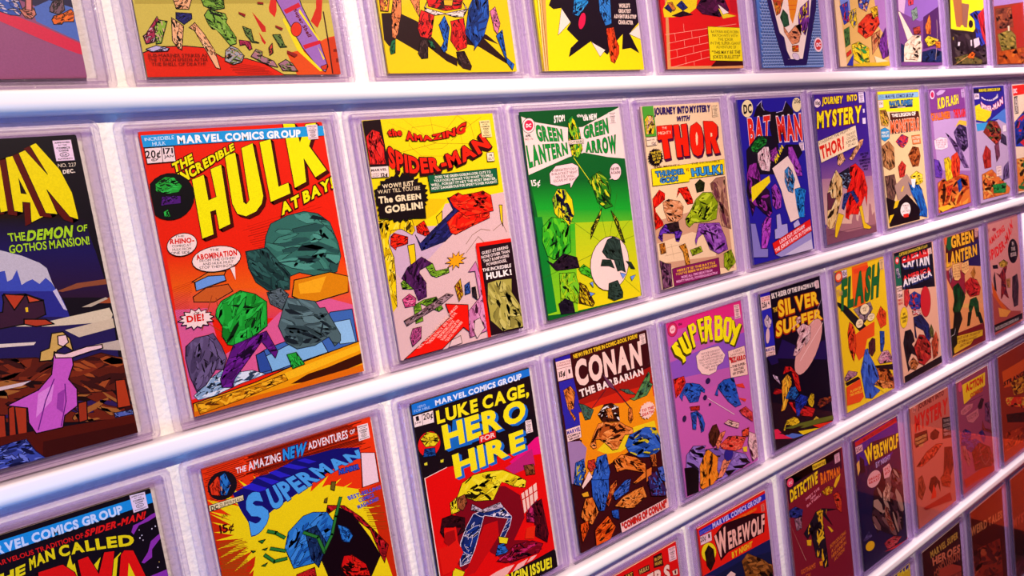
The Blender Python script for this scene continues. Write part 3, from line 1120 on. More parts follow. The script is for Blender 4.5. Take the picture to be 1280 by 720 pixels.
COVERS['r2c1'] = r'''base e62008
g e62008 e85a10 8 19,412 985,479 1005,642 14,538
g e85a10 d83a50 5 14,538 1005,642 1009,774 8,651
p d85a90 7,615 172,630 197,810 396,765 554,696 852,680 1022,726 991,886 426,908 3,938
h a01204 3 14 418,364 905,306 957,484 477,474
h b01a08 2 18 9,537 129,523 67,637 1,657
@landscape_artwork
P 3a66b0 5 377,835 450,819 644,802 737,824 849,736 991,742 991,886 664,908 413,913 376,899
P 7ab4e0 5 431,847 603,819 761,827 795,889 544,904 448,911
P 8cc0e8 4 863,778 967,780 980,876 877,869
P 2a4a98 4 377,835 425,827 450,904 381,904
P c85a20 5 108,582 182,558 299,558 318,586 209,613 108,600
P 6a9ae0 5 132,531 204,518 288,520 292,543 129,563
s 4a1808 4 127,530 129,563 292,546 288,520
P d86a20 5 117,529 208,504 301,511 287,524 204,518 132,532
s a04018 5 204,590 121,703
s a04018 5 223,600 226,666
s a04018 4 168,644 220,688
s a04018 4 149,678 220,724
m 11 2a3a50 d8e4f0,88a8c8 17,926 102,883 183,859 275,882 340,886 413,913 263,925 117,944 33,944
P e89a08 6 5,952 127,946 350,933 542,911 666,900 1007,876 1003,1000 -3,999
p f2b818 9,954 256,951 563,923 1004,888 1003,913 591,951 251,969
p 3a1004 542,974 651,953 779,947 1007,926 999,966 716,989
p d86a08 2,982 498,982 1008,972 1003,1000 -4,1001
m 12 5a2a04 c88008,f0b020 19,956 301,947 513,930 529,956 247,983 29,995
@rock_artwork
m 21 0c1e22 2f6a5e,3c8070,24504c,4a9484 542,405 598,369 697,351 799,329 897,333 931,394 934,474 978,526 952,596 814,588 715,545 637,568 516,539 484,490
m 22 102024 1d4440,2a5a54,143030 427,454 545,436 585,500 639,560 644,630 507,613 451,569 422,513
P d88408 6 668,587 892,581 1007,610 984,672 852,680 725,687 639,645
p f0a818 687,604 863,594 810,651 688,643
m 23 141e26 4a6468,3a5054,5c7c80,2c4044 605,641 761,692 762,732 831,709 888,830 904,865 849,877 789,815 721,837 605,855 530,824 528,746 558,681
m 24 10181c 4a5a60,5a6c74 496,612 579,607 630,636 568,690 506,659
@foliage_artwork
m 25 06240c 169a2c,1fb038,0f7a20,28c044 202,637 250,618 354,594 441,605 486,649 473,738 396,765 303,781 225,784 216,739 259,700 205,663
m 26 1a0626 5a1478,6e1c92,46105e 260,775 470,746 538,841 507,867 384,809 277,875 217,932 129,939 187,882
m 27 06240c 1fa032,28c044 545,857 604,859 644,913 563,923
m 28 1a1220 5a4a70,6a5a84,46385a 9,737 75,718 143,735 181,711 207,774 226,822 193,861 136,837 88,895 29,921 17,853 10,787
@title_lettering
L f2ee00 420400 16 16 214,175 280,161 280,252 322,243 318,144 380,131 371,346 306,360 306,290 278,294 273,375 209,385
L f2ee00 420400 16 16 406,102 467,92 463,273 475,281 495,268 503,78 571,63 578,259 561,287 522,313 462,326 416,313 399,275
L f2ee00 420400 16 16 609,61 676,53 674,230 734,219 736,261 612,285
L f2ee00 420400 16 16 761,-1 832,1 844,71 895,5 964,2 896,89 978,187 900,211 850,136 841,224 765,243
@tagline_lettering
t f2ee00 w2,o=420400:9 "THE" 130,115 239,85 240,118 132,149
t f2ee00 w2,o=420400:9 "INCREDIBLE" 145,151 465,58 466,83 153,190
@tagline_lettering
t f2ee00 w2,o=420400:9 "AT BAY!" 662,295 1006,213 1005,257 662,339
@publisher_banner
p 1c9be0 7,13 1000,15 1007,53 9,53
@banner_lettering<publisher_banner
t ffffff w2 "MARVEL COMICS GROUP" 181,21 859,25 854,53 178,49
t d8f0ff w0 "INCREDIBLE" 22,22 167,19 165,32 22,32
t d8f0ff w0 "HULK" 56,37 120,37 119,49 54,50
@price_box
P f2dcdc 4 12,56 156,56 152,108 12,109
s 201018 3 94,56 88,109
t 201018 w1 "20¢" 14,65 87,65 82,91 10,91
t 201018 w1 "171" 100,60 149,61 146,80 98,81
t 201018 w1 "JAN" 99,84 146,85 144,93 98,94
t 201018 w1 "©" 35,93 64,93 62,102 33,102
@emblem
E 0c0a10 4 93,226 210,232 115,147
m 31 04200a 1fa032,2cc048 26,178 82,154 129,160 160,194 143,217 74,216 19,205
m 32 10041c 4a1470,5c1c88 44,220 151,225 143,255 34,254
m 33 04200a 2cc048,1fa032 43,275 70,267 74,295 42,296
@approval_stamp
stamp f6dce4 10 14 898,9 967,9 959,65 897,66
@speech_balloon
E f6dcd4 4 103,395 179,395 112,356
T 200808 w0 "THE" 77,360 123,362 121,371 75,368
t d81008 w2 "RHINO-" 49,371 168,375 166,394 44,388
T 200808 w0 "COMING AT|HULK FROM|ONE SIDE..." 43,390 160,395 147,432 39,425
@speech_balloon
E f6dcd4 4 264,462 393,465 274,417
p f6dcd4 325,502 351,500 341,548
T 200808 w0 "THE" 237,422 286,425 283,436 234,433
t d81008 w2 "ABOMINATION" 159,437 377,440 374,461 160,456
T 200808 w0 "FROM THE OTHER!|AND HULK MUST|STOP THEM BOTH--" 168,455 370,463 360,501 166,491
@speech_balloon
b f6dcd4 14 25 102,659 192,662 105,623 4
t 201008 w1 "-OR" 91,635 126,637 123,646 88,644
t d81008 w2 "DIE!" 54,643 143,645 139,671 52,666'''.split('\n')
COVERS['r2c2'] = r'''base d8b4b4
p f0d808 -104,-41 1035,-9 1000,359 506,377 409,474 -231,417
p e0c008 -31,316 536,357 426,414 255,452 119,465 11,543 34,773 -15,792 -91,532
p c8a8c0 51,478 156,449 412,465 463,536 330,595 96,666 59,623
@web_artwork
s a89008 3 503,114 141,-1
s a89008 3 503,114 282,-5
s a89008 3 503,114 493,1
s a89008 3 503,114 706,1
s a89008 3 503,114 868,133
s a89008 3 503,114 98,154
s a89008 3 804,44 900,14
s a89008 3 804,44 706,1
s a89008 3 804,44 628,109
s a89008 3 804,44 832,172
s a89008 2 425,82 495,78 584,95 601,121 548,138 456,137 415,119 425,82
s a89008 2 346,41 507,34 710,73 716,140 586,173 380,162 304,114 346,41
@cave_artwork
m 41 3a2c04 f0d008,c8a400,f8e040 -5,410 113,408 240,425 250,470 223,487 154,456 78,455 44,502 69,568 61,636 34,773 -2,705 1,579
P e8c808 5 178,528 229,526 223,590 194,651 179,605
P e8c808 5 422,427 475,405 447,508 430,460
@cave_artwork
P e8c808 5 945,415 971,417 952,513 940,484
s 705010 3 624,565 683,530 764,510 838,523
s 705010 3 863,526 949,498 977,543
s 705010 3 613,604 731,541 773,572
@shape_artwork
m 42 0a0a1c 18184a,24246a 210,492 267,530 408,478 514,435 543,332 637,338 664,420 594,495 463,536 257,568
m 43 3a0404 e01808,f03010,b81008 61,479 92,466 200,491 186,522 104,520 87,541 56,516
m 44 3a0404 e01808,f03010 261,452 328,432 358,493 320,503 258,481
m 45 3a0404 e01808,b00c08,f03818 472,458 588,428 723,385 896,356 878,472 696,483 538,523 493,512
m 46 3a0404 e01808,f03818,b81008 537,353 615,332 679,363 769,356 838,334 894,365 899,441 658,442 550,394
m 47 0c1808 6a9a20,88b830,4a7818 82,677 119,662 240,670 242,702 161,712 85,706
m 48 1c0820 4a1a50,5c2868,381040 77,657 144,614 263,588 349,610 351,643 297,630 222,655 248,684 260,763 189,774 186,702
m 49 0c1808 6a9a20,88b830 274,628 335,615 359,657 466,655 460,675 350,689 308,674
m 50 0c1808 78a828,4a7818 142,781 225,766 329,766 394,827 334,833 218,791 199,860 128,870
m 51 300818 d04880,a83060,e878a0 74,746 134,728 183,754 163,784 85,786
m 52 1c1418 8a6a70,a88890,604048 48,839 153,821 426,758 482,771 341,807 146,847 62,867
m 53 2a0a1c a03a70,c05890 116,875 183,878 169,928 93,956 95,911
b f0a010 10 50 521,628 608,624 532,589 3
m 54 180c04 c89a10,8a3018,704010 479,737 537,704 539,785 495,813
m 55 08081c 3050a0,203878 558,740 603,732 601,786 551,787
m 56 080808 302028,181018 614,760 646,757 646,826 609,801
m 57 3a1028 c878a8,a85888,d890b8 599,657 679,638 697,708 664,828 700,930 694,999 531,996 520,946 569,857 654,820 653,731
P d8b8b8 4 598,909 644,902 668,953 594,991 579,955
P d8b8b8 4 392,968 467,959 470,993 360,997
@arrow_caption
P e41408 5 21,997 408,866 388,806 563,832 540,952 500,926 312,996
T ffd0c0 w0 "NO... YOU'RE NOT SEEING THINGS!|THESE REALLY ARE THE EVIL|ENFORCERS, BACK|AGAIN TO GANG UP ON|OUR OL' WEB-SPINNER!" 114,963 468,820 542,888 333,986
@caption_box
P 200c14 0 706,586 1006,581 999,1008 709,994
s e01408 26 710,578 1009,582
s e01408 26 708,586 699,993
T f0dcd8 w1 "GUEST-STARRING|NONE OTHER THAN|THAT RAMPAGING|POWERHOUSE," 727,609 974,602 968,681 730,683
t f8ece8 w1 "THE INCREDIBLE" 721,687 970,690 967,707 720,701
t f8ece8 w2 "HULK!" 745,710 963,714 965,742 742,740
m 58 1a1808 a8a048,c0b860,888038 748,756 827,751 958,759 941,821 1003,893 1000,993 815,988 727,927 726,836
@title_lettering
t e01c08 w2,o=5a0a04:6 "AMAZING" 294,48 484,78 765,31 748,78 489,100 286,90
t e01c08 w2,o=5a0a04:4 "the" 160,43 263,44 258,72 163,71
t e42008 w2,o=300404:8,d=-10:14:300404 "SPIDER-MAN" 143,107 469,173 880,87 946,150 475,235 134,196
@corner_box
P 1c060c 0 -4,3 124,1 130,192 -3,187
m 61 3a0408 d81c18,e8302c,b01010 3,64 57,36 105,50 118,100 108,155 122,189 -3,184
P f0d8d0 3 -4,188 128,191 122,236 -4,233
t 200810 w2 "MARVEL" 4,198 112,199 111,209 3,208
t 200810 w2 "12¢" 65,217 114,218 112,234 65,233
T 200810 w0 "COMICS|GROUP" 2,214 58,215 55,232 1,231
@approval_stamp
stamp f0dc98 10 14 873,30 963,29 964,107 878,105
@issue_box
P f0e0c0 3 897,175 956,175 956,215 894,214
T 400808 w1 "14|JULY" 906,179 951,179 949,212 901,211
@caption_box
P 0e5a38 4 402,247 962,248 958,320 405,321
T f0f0e0 w1 "DOES THE GREEN GOBLIN LOOK CUTE TO|YOU? DOES HE MAKE YOU WANT TO SMILE?|WELL, FORGET IT! HE'S THE MOST SINISTER,|MOST DANGEROUS FOE SPIDEY'S EVER FOUGHT!" 415,251 948,254 946,317 416,313
@burst_caption
b 14080c 30 12 184,327 391,330 196,225 0
p 14080c 15,340 350,352 342,426 8,401
t f0dcb0 w1 "WOW!! JUST" 62,264 291,262 288,284 63,280
t f0dcb0 w0 "WAIT TILL YOU SEE" 25,285 332,287 330,303 24,300
t f0dcb0 w2 "The GREEN" 23,311 328,319 326,343 20,340
t f0dcb0 w2 "GOBLIN!" 56,352 333,354 331,383 51,383'''.split('\n')
COVERS['r2c3'] = r'''base 0d5c22
g 0c5a20 18a028 6 5,323 1058,359 1012,530 26,454
g 18a028 6ac020 5 26,454 1012,530 1013,658 33,584
g a8c818 e0d010 5 338,552 1030,595 991,1004 265,989
g 3ab020 88c818 4 -17,558 382,556 295,993 -16,974
p 0c7a28 0,495 70,500 89,966 -7,968
s 2a5a10 3 693,707 341,538
s 2a5a10 3 693,707 643,410
s 2a5a10 3 693,707 865,441
s 2a5a10 3 693,707 1000,577
s 2a5a10 3 693,707 1026,675
s 2a5a10 3 693,707 -9,791
s 2a5a10 3 741,838 980,978
@masthead
p f4d8d0 5,18 135,53 441,89 586,91 1016,5 1005,269 816,252 568,217 410,231 -1,295
p 0c5020 -1,0 610,2 1010,-2 894,25 738,58 586,91 441,89 135,53 4,21
@title_lettering
t 108a30 w2,o=04300c:3 "GREEN" 118,63 372,94 374,152 128,142
t 108a30 w2,o=04300c:3 "LANTERN" 8,158 406,161 406,216 14,264
@title_lettering
t 108a30 w2,o=04300c:3 "GREEN" 594,91 861,55 857,131 586,150
t 108a30 w2,o=04300c:3 "ARROW" 593,169 928,145 923,238 587,216
@tagline_lettering
t f8f0e8 w2 "STOP!" 313,27 420,25 415,55 306,63
@tagline_lettering
t f8f0e8 w1 "this is" 542,26 651,27 647,42 541,41
t f8f0e8 w2 "the NEW" 601,35 754,27 751,59 602,61
@emblem
E f4dcd8 4 62,65 120,65 71,30
E d02048 0 62,65 104,65 68,40
t f8e8e8 w2 "DC" 39,57 89,57 84,74 34,74
@approval_stamp
stamp f4dcd8 8 12 877,26 961,24 957,88 873,89
@issue_lettering
t 201010 w2 "APR." 19,107 75,107 73,119 19,118
t 703040 w0 "NO. 76" 9,123 88,124 85,133 9,133
@price_lettering
t f4e8e0 w1 "15¢" 11,320 99,322 93,352 15,349
@figure_artwork
m 71 0a2008 18802c,e0d010,88c020 446,42 496,25 554,97 556,201 499,239 440,232 426,143
P f0dcc8 3 424,151 578,150 577,172 423,171
t 104018 w1 "CO-STARRING" 430,155 572,154 570,169 428,168
@speech_balloon
P f2d0d0 4 195,299 265,267 432,262 488,280 484,324 421,357 383,385 383,359 253,365 191,350
T 301010 w0 "IN BRIGHTEST DAY,|IN BLACKEST NIGHT,|NO EVIL SHALL|ESCAPE MY SIGHT!" 217,280 484,283 470,349 211,347
@speech_balloon
E f2d0d0 4 875,331 939,331 883,288
p f2d0d0 830,353 869,363 798,366
T 301010 w1 "NEVER|AGAIN!" 826,306 931,307 924,347 821,344
@shape_artwork
s d0d820 6 454,237 643,410
m 72 061c08 2a7a18,88b020,c8d020,103c10 616,332 701,314 771,357 803,421 758,464 811,515 714,507 642,471 623,393 561,359
m 73 0a0a1c e0d010,101030,88a820 179,422 250,376 324,381 384,437 379,511 315,580 253,530 188,495
m 74 061c08 38b020,58c820,20901c 64,551 155,507 271,517 334,567 313,700 206,704 131,703 60,696 44,621
m 75 140810 1c1020,281828 42,709 152,735 226,683 352,726 383,783 219,765 128,770
m 76 061c08 48b820,38a018 338,778 404,762 529,830 643,890 603,916 536,861 347,802
m 77 061c08 70c020,98c818 155,780 319,791 344,870 305,956 179,910 128,933
m 78 100818 140c1c,201828 114,932 180,906 247,941 263,996 113,988
m 79 201008 48280c,c8b010 337,838 404,877 488,980 453,991 305,956
m 80 0c1408 2a2a10,c8c020 527,599 684,497 636,555 512,655
m 81 0c1408 2a2a10,c8c020 762,511 830,571 886,710 861,708 807,592
E f2d0c8 5 686,792 898,791 707,654
m 82 101810 20302a,2c4038 687,668 758,651 836,674 817,711 852,866 794,828 757,840 743,767 678,760 591,720
m 83 101810 24352c,2c4038 643,890 745,886 794,955 786,986 683,989 615,965
m 84 101810 24352c 570,795 611,765 709,771 743,830 668,798
m 85 101810 24352c 855,794 920,809 960,854 911,841
P 6a90e0 3 891,883 953,881 902,908
P 6a90e0 3 780,850 844,865 804,885
P 6a90e0 3 447,866 480,863 476,893
P 6a90e0 3 427,910 487,925 437,933'''.split('\n')
COVERS['r2c4'] = r'''base f0d0a4
p c89878 -87,620 809,592 953,693 965,985 -10,876
p e8c8a0 -11,743 450,719 760,783 732,887 -4,852
s b08868 3 16,779 299,773
s b08868 3 79,819 307,817
s b08868 3 169,761 184,847
s b08868 3 92,770 106,822
m 91 2a1014 a07060,805040,6a3040,c09070 759,465 850,436 977,435 976,605 982,750 860,721 834,576 782,537
@shape_artwork
m 92 3a0404 d81408,f02810,a80c08 1,489 101,455 181,464 160,509 37,557 94,620 111,663 -10,668
m 93 3a0404 d81408,f02810 291,510 342,463 460,454 499,534 519,570 432,563 373,491
m 94 2a0c08 d89060,e8a878,b87040 120,522 197,511 343,531 382,568 355,633 275,644 165,634 134,573
m 95 0c0820 5a28a0,6c38b8,301060 15,712 61,675 124,647 271,660 316,707 290,772 229,749 202,705 111,696 42,748
m 96 0c0808 241418,382028 125,643 294,645 300,697 166,701
m 97 0c1804 88a010,a8c018,607808,b8d028 353,642 520,604 547,537 647,501 768,510 832,585 818,682 663,677 550,641 418,690 363,677
m 98 0c0a04 1c2008,2c3810 550,452 625,431 691,452 667,503 566,504
m 99 1c0828 8848a8,a060c0,703090 447,771 541,675 849,684 884,795 918,871 773,892 665,827 642,754 539,762 469,799
m 100 0c1804 98b018,788c10 385,816 547,807 558,843 415,854
m 101 0c1804 98b018,788c10 840,881 952,865 996,952 877,989 820,960
m 102 2a1404 c87820,e09830 243,768 339,769 366,814 378,919 321,913 314,826
m 103 2a1404 c87820,703818 24,746 89,744 92,803 27,805
@caption_box
P 7a1450 3 142,897 760,900 759,997 142,997
T f0b818 w1 "HERE IT IS! THE BATTLE|YOU'VE BEEN WAITING FOR!" 175,907 727,914 721,953 174,943
T f0a8d8 w1 "MORE ALL-TIME GREAT FROM|MIGHTY MARVEL, POWERHOUSE EXTRA!" 176,947 722,956 718,995 172,986
m 104 180c18 6a3a58,805070,3a1c34 4,836 69,859 132,869 121,993 5,996 6,908
@title_lettering
t 241060 w2 "JOURNEY INTO MYSTERY" 148,10 874,12 867,52 144,50
t 241060 w2 "WITH" 417,65 589,63 572,93 407,94
L e82008 4a0c38 14 20 155,110 346,109 333,184 272,185 282,290 204,294 198,185 149,187
L e82008 4a0c38 14 20 358,110 428,109 431,185 460,184 456,111 531,108 523,291 451,290 449,225 430,225 432,292 361,292
L e82008 4a0c38 14 20 663,105 711,128 729,186 718,255 681,293 626,299 571,282 550,235 553,173 579,124
p f0d0a4 649,160 659,183 647,229 629,239 625,210 632,177
L e82008 4a0c38 14 20 751,102 880,107 936,131 928,189 895,211 936,294 859,295 823,219 818,291 749,294 749,199
p f0d0a4 832,173 855,175 850,194 829,195
@tagline_lettering
t f8d0b0 w0 "THE" 214,117 276,117 275,129 213,130
t f8d0b0 w0 "MIGHTY" 165,142 325,142 325,158 164,158
@corner_box
p 4aa030 11,1 142,0 141,162 10,162
m 105 1c1404 e8c818,f0d840,d8a898 22,72 64,46 122,53 125,107 113,156 18,152
P f0d8b8 3 11,167 138,166 133,211 14,213
t 402040 w1 "MARVEL" 20,179 116,176 116,184 20,185
t 402040 w1 "12¢" 73,193 121,192 120,207 71,209
@approval_stamp
stamp f0d4a8 8 12 893,13 974,11 973,82 886,84
@burst_caption
b 14080c 22 18 99,277 195,274 103,225 0
T e8c830 w1 "THE EPIC|BATTLE|OF THE|AGE!" 42,244 184,240 170,308 47,315
@caption_box
P f4e008 3 32,336 982,334 964,421 489,418 481,434 26,429
T 705010 w1 "THE MIGHTY" 63,323 387,327 385,341 66,338
t 3a88c8 w2,o=101840:5 "THUNDER" 73,353 431,357 428,386 79,383
t 3a88c8 w2,o=101840:5 "GOD!" 117,391 341,392 338,421 120,423
t a01818 w1 "vs." 453,348 500,348 497,376 453,377
T 705010 w1 "THE INCREDIBLE" 528,329 919,333 919,349 528,344
t 3a98d8 w2,o=101840:5 "HULK!" 519,364 949,363 943,417 524,407'''.split('\n')
COVERS['r2c5'] = r'''base 241c98
@emblem
p 181018 218,107 289,43 371,13 394,68 484,85 539,94 579,88 678,83 752,25 858,81 860,111 610,119
s c8c0f0 5 289,43 371,13 353,45 393,72
s c8c0f0 5 578,92 688,84 752,25
p 181018 484,85 580,84 587,284 490,287 450,181
@title_lettering
t e02818 w2,o=f0e0e0:10 "BAT" 125,115 479,106 438,228 119,277
t e02818 w2,o=f0e0e0:10 "MAN" 571,118 983,111 975,282 586,274
@emblem
E f0e0a8 3 140,55 227,55 151,2
t 181010 w2,c "DC" 84,31 211,27 202,84 79,87
E f0e0a8 3 930,52 1009,53 938,6
t 181010 w1 "20¢" 891,17 997,15 995,42 888,43
@approval_stamp
stamp f0d8e8 6 10 906,294 989,294 987,348 904,348
@shape_artwork
p 181020 59,303 119,277 242,224 503,235 564,298 549,357 683,295 903,306 950,362 674,486 40,447
m 111 061808 1a8028,289838,0c5018 134,292 199,251 316,227 403,253 377,281 242,297 215,329 144,322
m 112 281420 f0d8d8,e8c0c8,d8a8b0 216,325 334,302 412,291 408,380 380,453 263,431 210,384
m 113 200824 8a2890,a038a8,601868 22,446 88,399 194,376 219,458 259,594 6,576
m 114 200824 8a2890,a840b0 423,321 526,296 549,357 461,398 408,380
m 115 1c0828 9838b0,b050c8,782890 718,312 782,300 818,356 906,453 911,516 749,506 717,396
P f0d8cc 4 423,433 694,368 769,430 855,575 889,767 636,792 581,695 532,576
m 116 0c1028 3a88c8,101830,b8a0a8,2868a8 621,460 688,433 737,475 786,524 722,613 647,592 604,528
m 117 0a1838 2088d8,1868b0,3098e0 734,567 851,591 966,591 870,678 883,790 780,789 785,687
m 118 1c0828 9838b0,b050c8,782890 384,551 450,517 494,573 532,614 503,688 423,697 374,663
m 119 140818 2a1030,8a2890,180c20 40,447 193,486 340,570 379,716 301,725 203,665 140,623 22,724 14,547
m 120 200828 a838b8,8a2898,c050d0 179,760 265,715 336,736 282,837 213,921 130,912
p f0d818 72,529 365,474 374,513 68,617
t f4e010 w2 "HA HA HA" 71,537 365,474 363,519 64,617
t f4e010 w2 "HA HA" 467,375 626,285 638,316 488,407
P a8a0d8 3 415,727 475,721 486,794 575,794 574,879 358,874 364,814 404,810
P 8078c0 3 8,745 79,751 121,911 231,922 218,974 -19,953
P b8b0e0 3 674,803 760,783 792,821 686,835
P 9890c8 3 334,971 967,877 969,997 425,995
p c8c0d8 486,987 953,932 969,997 584,997
@caption_banner
P e01c18 4 305,896 966,797 978,878 337,971
T f8e8e8 w1 "LOOK OUT, GOTHAM!|THE JOKER'S BACK IN TOWN!" 317,901 956,804 968,873 343,964'''.split('\n')
COVERS['r2c6'] = r'''base 3a1c88
g 3a1c88 8a5a90 5 9,388 1019,405 1016,620 20,605
g a87890 d8b098 5 10,556 1022,594 1040,935 -2,861
p 7a4858 -8,885 1027,934 1023,1004 -3,999
@skyline_artwork
P a06a70 0 14,887 56,809 100,813 88,861 499,897 503,880 553,826 601,829 600,880 634,892 656,851 704,859 712,924 839,918 885,784 921,795 927,873 983,852 994,931 1010,950 414,948
s 4a2030 4 46,939 418,932 1011,946
@shape_artwork
m 131 3a0404 d81810,e82818,b01008 476,702 554,491 685,448 829,557 888,672 842,806 789,716 641,816 468,827 428,891 365,860
m 132 0a0c20 203070,182458,2a4088 388,679 605,669 706,753 651,774 527,689 441,750 357,801 315,781
m 133 0c0810 1c1828,7890b0,302838 284,541 552,499 552,590 487,661 398,638 366,579
m 134 2a1808 e0c080,d0a868,b88848,e8d098 95,658 163,566 292,509 389,580 376,678 220,790 141,923 82,885 14,887
P 5a2838 4 84,657 142,649 153,695 244,698 135,767 67,770
P e0b818 4 263,802 362,827 288,887 186,969 155,957 186,878
P e0b818 4 671,793 735,785 765,911 893,957 852,967 730,951
m 135 2a1008 e0a878,d09060,e8b888 339,413 437,394 492,454 366,488 323,478
m 136 2a1008 e0a878,d09060 538,457 702,382 815,320 889,323 853,363 717,416 607,469
@sign_artwork
P f0dcb0 4 -3,305 741,225 767,364 26,449
t 401810 w0 "STARRING THE MIGHTY..." 6,313 666,234 672,251 15,329
t d82010 w2 "THOR!" 16,341 487,289 477,375 42,430
T 401810 w0 "THE MOST|COLORFUL|SUPER-HERO|OF ALL!" 524,279 753,257 745,354 523,377
@title_lettering
t f0e020 w2,o=801808:4 "JOURNEY" 151,20 544,18 519,68 135,67
t f0e020 w2,o=801808:4 "INTO" 622,17 824,12 813,56 616,58
t f4e818 w2,o=801808:8 "MYSTERY" 31,113 897,92 863,208 8,222
@price_box
E f0dcdc 0 54,57 111,57 61,29
t 301018 w2 "10¢" 21,44 102,42 97,68 21,67
@approval_stamp
stamp e8d8f0 6 10 852,-1 961,-3 962,72 852,76
p e8d8f0 916,117 951,117 949,143 914,144
p e8d8f0 890,181 955,180 954,222 889,221
@caption_lettering
T 201040 w1 "SEE THE|MOST|TREMENDOUS|BATTLE OF|HUMAN|ALL!" 752,422 991,417 983,549 757,548'''.split('\n')
COVERS['r2c7'] = r'''base e8c890
p f0e418 -3,1 995,0 983,170 27,144
@publisher_banner
P 88b8d8 3 5,23 984,18 981,57 0,61
@banner_lettering<publisher_banner
t 201860 w2 "MARVEL COMICS GROUP" 182,28 859,28 852,55 178,52
T 3060a0 w0 "MARVEL|PREMIERE" 20,27 154,27 150,53 18,54
@tagline_lettering
t 2878b8 w2,o=101838:8 "MARVEL PREMIERE" 253,75 823,74 813,112 253,108
P 182858 0 252,113 812,115 815,129 254,128
t f0e8d0 w2 "FEATURING" 441,119 632,119 629,128 442,128
@title_lettering
p 481c10 246,158 953,164 970,220 246,211
t f8f0e0 w2 "THE LEGION OF" 285,168 876,165 877,196 293,193
P 481c10 0 232,211 973,206 951,316 219,316
t e86028 w2,o=f8e0c0:5 "MONSTERS" 245,216 947,213 940,311 234,310
@corner_box
P f0d8d0 2 -1,64 117,64 112,116 7,117
t 301018 w1 "25¢" 18,74 100,75 95,93 19,93
m 141 2a1408 c89048,a06830,e0c018 4,130 170,126 218,210 190,262 28,248
P 2890c8 3 7,273 107,261 207,285 198,342 80,363 -3,342
T f0f0d0 w1 "FIRST|ISSUE" 23,287 189,288 182,337 21,334
@shape_artwork
P d8783a 3 723,345 938,344 951,414 741,414
T f8e0c0 w1 "ACTION|ISSUE" 736,352 930,351 937,407 753,405
m 142 2a0c20 c82840,402878,e05028 318,373 489,326 661,351 622,386 505,435 437,414
m 143 2a1408 a87040,805028,c89058,483018 3,395 163,367 294,408 281,568 136,578 -22,542
m 144 2a0c04 9a4818,b86028,6a2c10 596,485 732,427 881,443 910,509 845,580 689,590
m 145 3a0808 c02820,e04030 341,562 438,522 531,563 479,651 346,652
m 146 1c0c10 604038,805848,402820 -10,601 242,607 271,717 187,819 25,789
p a88878 219,696 530,624 660,705 768,880 606,794 272,825
p 18080c 2,770 272,825 491,777 627,833 791,910 770,993 28,991
P e8c018 0 403,716 448,710 393,752 350,749
P e8c018 0 204,811 305,810 234,859 146,865
P e8c018 0 50,907 150,906 35,964 9,958
m 147 302804 f0d820,f8e850,e0b810 614,647 776,611 919,656 936,713 808,724 657,714
m 148 081040 1858b0,2878d0,103c88 519,669 623,731 806,733 896,748 974,933 960,989 755,992 794,901 638,787
p f0ece8 623,671 743,678 695,745 638,732
E f0e4dc 3 431,892 557,892 439,837
T 602010 w0 "THIS IS|YOUR|LAST RIDE" 348,849 536,856 526,917 343,911
p d82818 364,923 497,924 493,952 372,949'''.split('\n')
COVERS['r2c8'] = r'''base 9a68a8
p 7a3a88 16,1 952,7 979,182 15,193
p b898c8 66,242 1033,253 1031,700 93,645
@emblem
E e8c8e0 3 99,45 162,44 105,9
E c02050 0 99,45 140,45 101,22
P c0a0d0 3 196,37 315,9 476,14 370,45 238,57
@title_lettering
t f0e020 w2,o=401058:6 "KID FLASH" 228,74 802,54 800,132 219,163
t f07818 w2,o=801808:5 "CHALLENGES" 16,189 533,184 536,243 39,249
t e82828 w2,o=801808:5 "THE FLASH" 636,177 974,177 972,242 636,246
@approval_stamp
stamp c8a8d8 6 10 887,16 985,14 990,82 898,84
@speech_balloon
P f0d8e0 3 57,403 222,382 414,399 411,477 228,488 71,475
T 803050 w0 "THIS IS|THE END|OF OUR|RACE" 84,400 400,403 388,476 88,471
@shape_artwork
m 151 100818 483060,705888,241838 591,357 775,305 978,332 992,494 855,548 702,461
p e0b838 651,320 785,266 990,282 980,322 776,300
m 152 201028 806098,5a3a70 361,348 482,392 766,484 965,675 855,689 596,476
m 153 302404 e8c818,f0d838,c8a010 276,558 411,545 501,589 505,708 382,799 298,735
m 154 3a0804 e03818,f05020,b82008 479,539 651,528 737,602 673,719 519,789 448,665
m 155 1c0c30 5830a0,7040b8 7,544 143,570 220,652 174,708 16,698
m 156 3a1404 d87028,c04818,e89838,a83810 23,733 267,730 324,763 745,710 989,724 1016,983 7,993
m 157 3a0804 d83018,e84820 285,789 489,773 401,857 291,898
m 158 081040 2858c0,1840a0 594,760 701,747 733,830 618,872
p f0b828 18,946 281,937 477,962 138,984'''.split('\n')
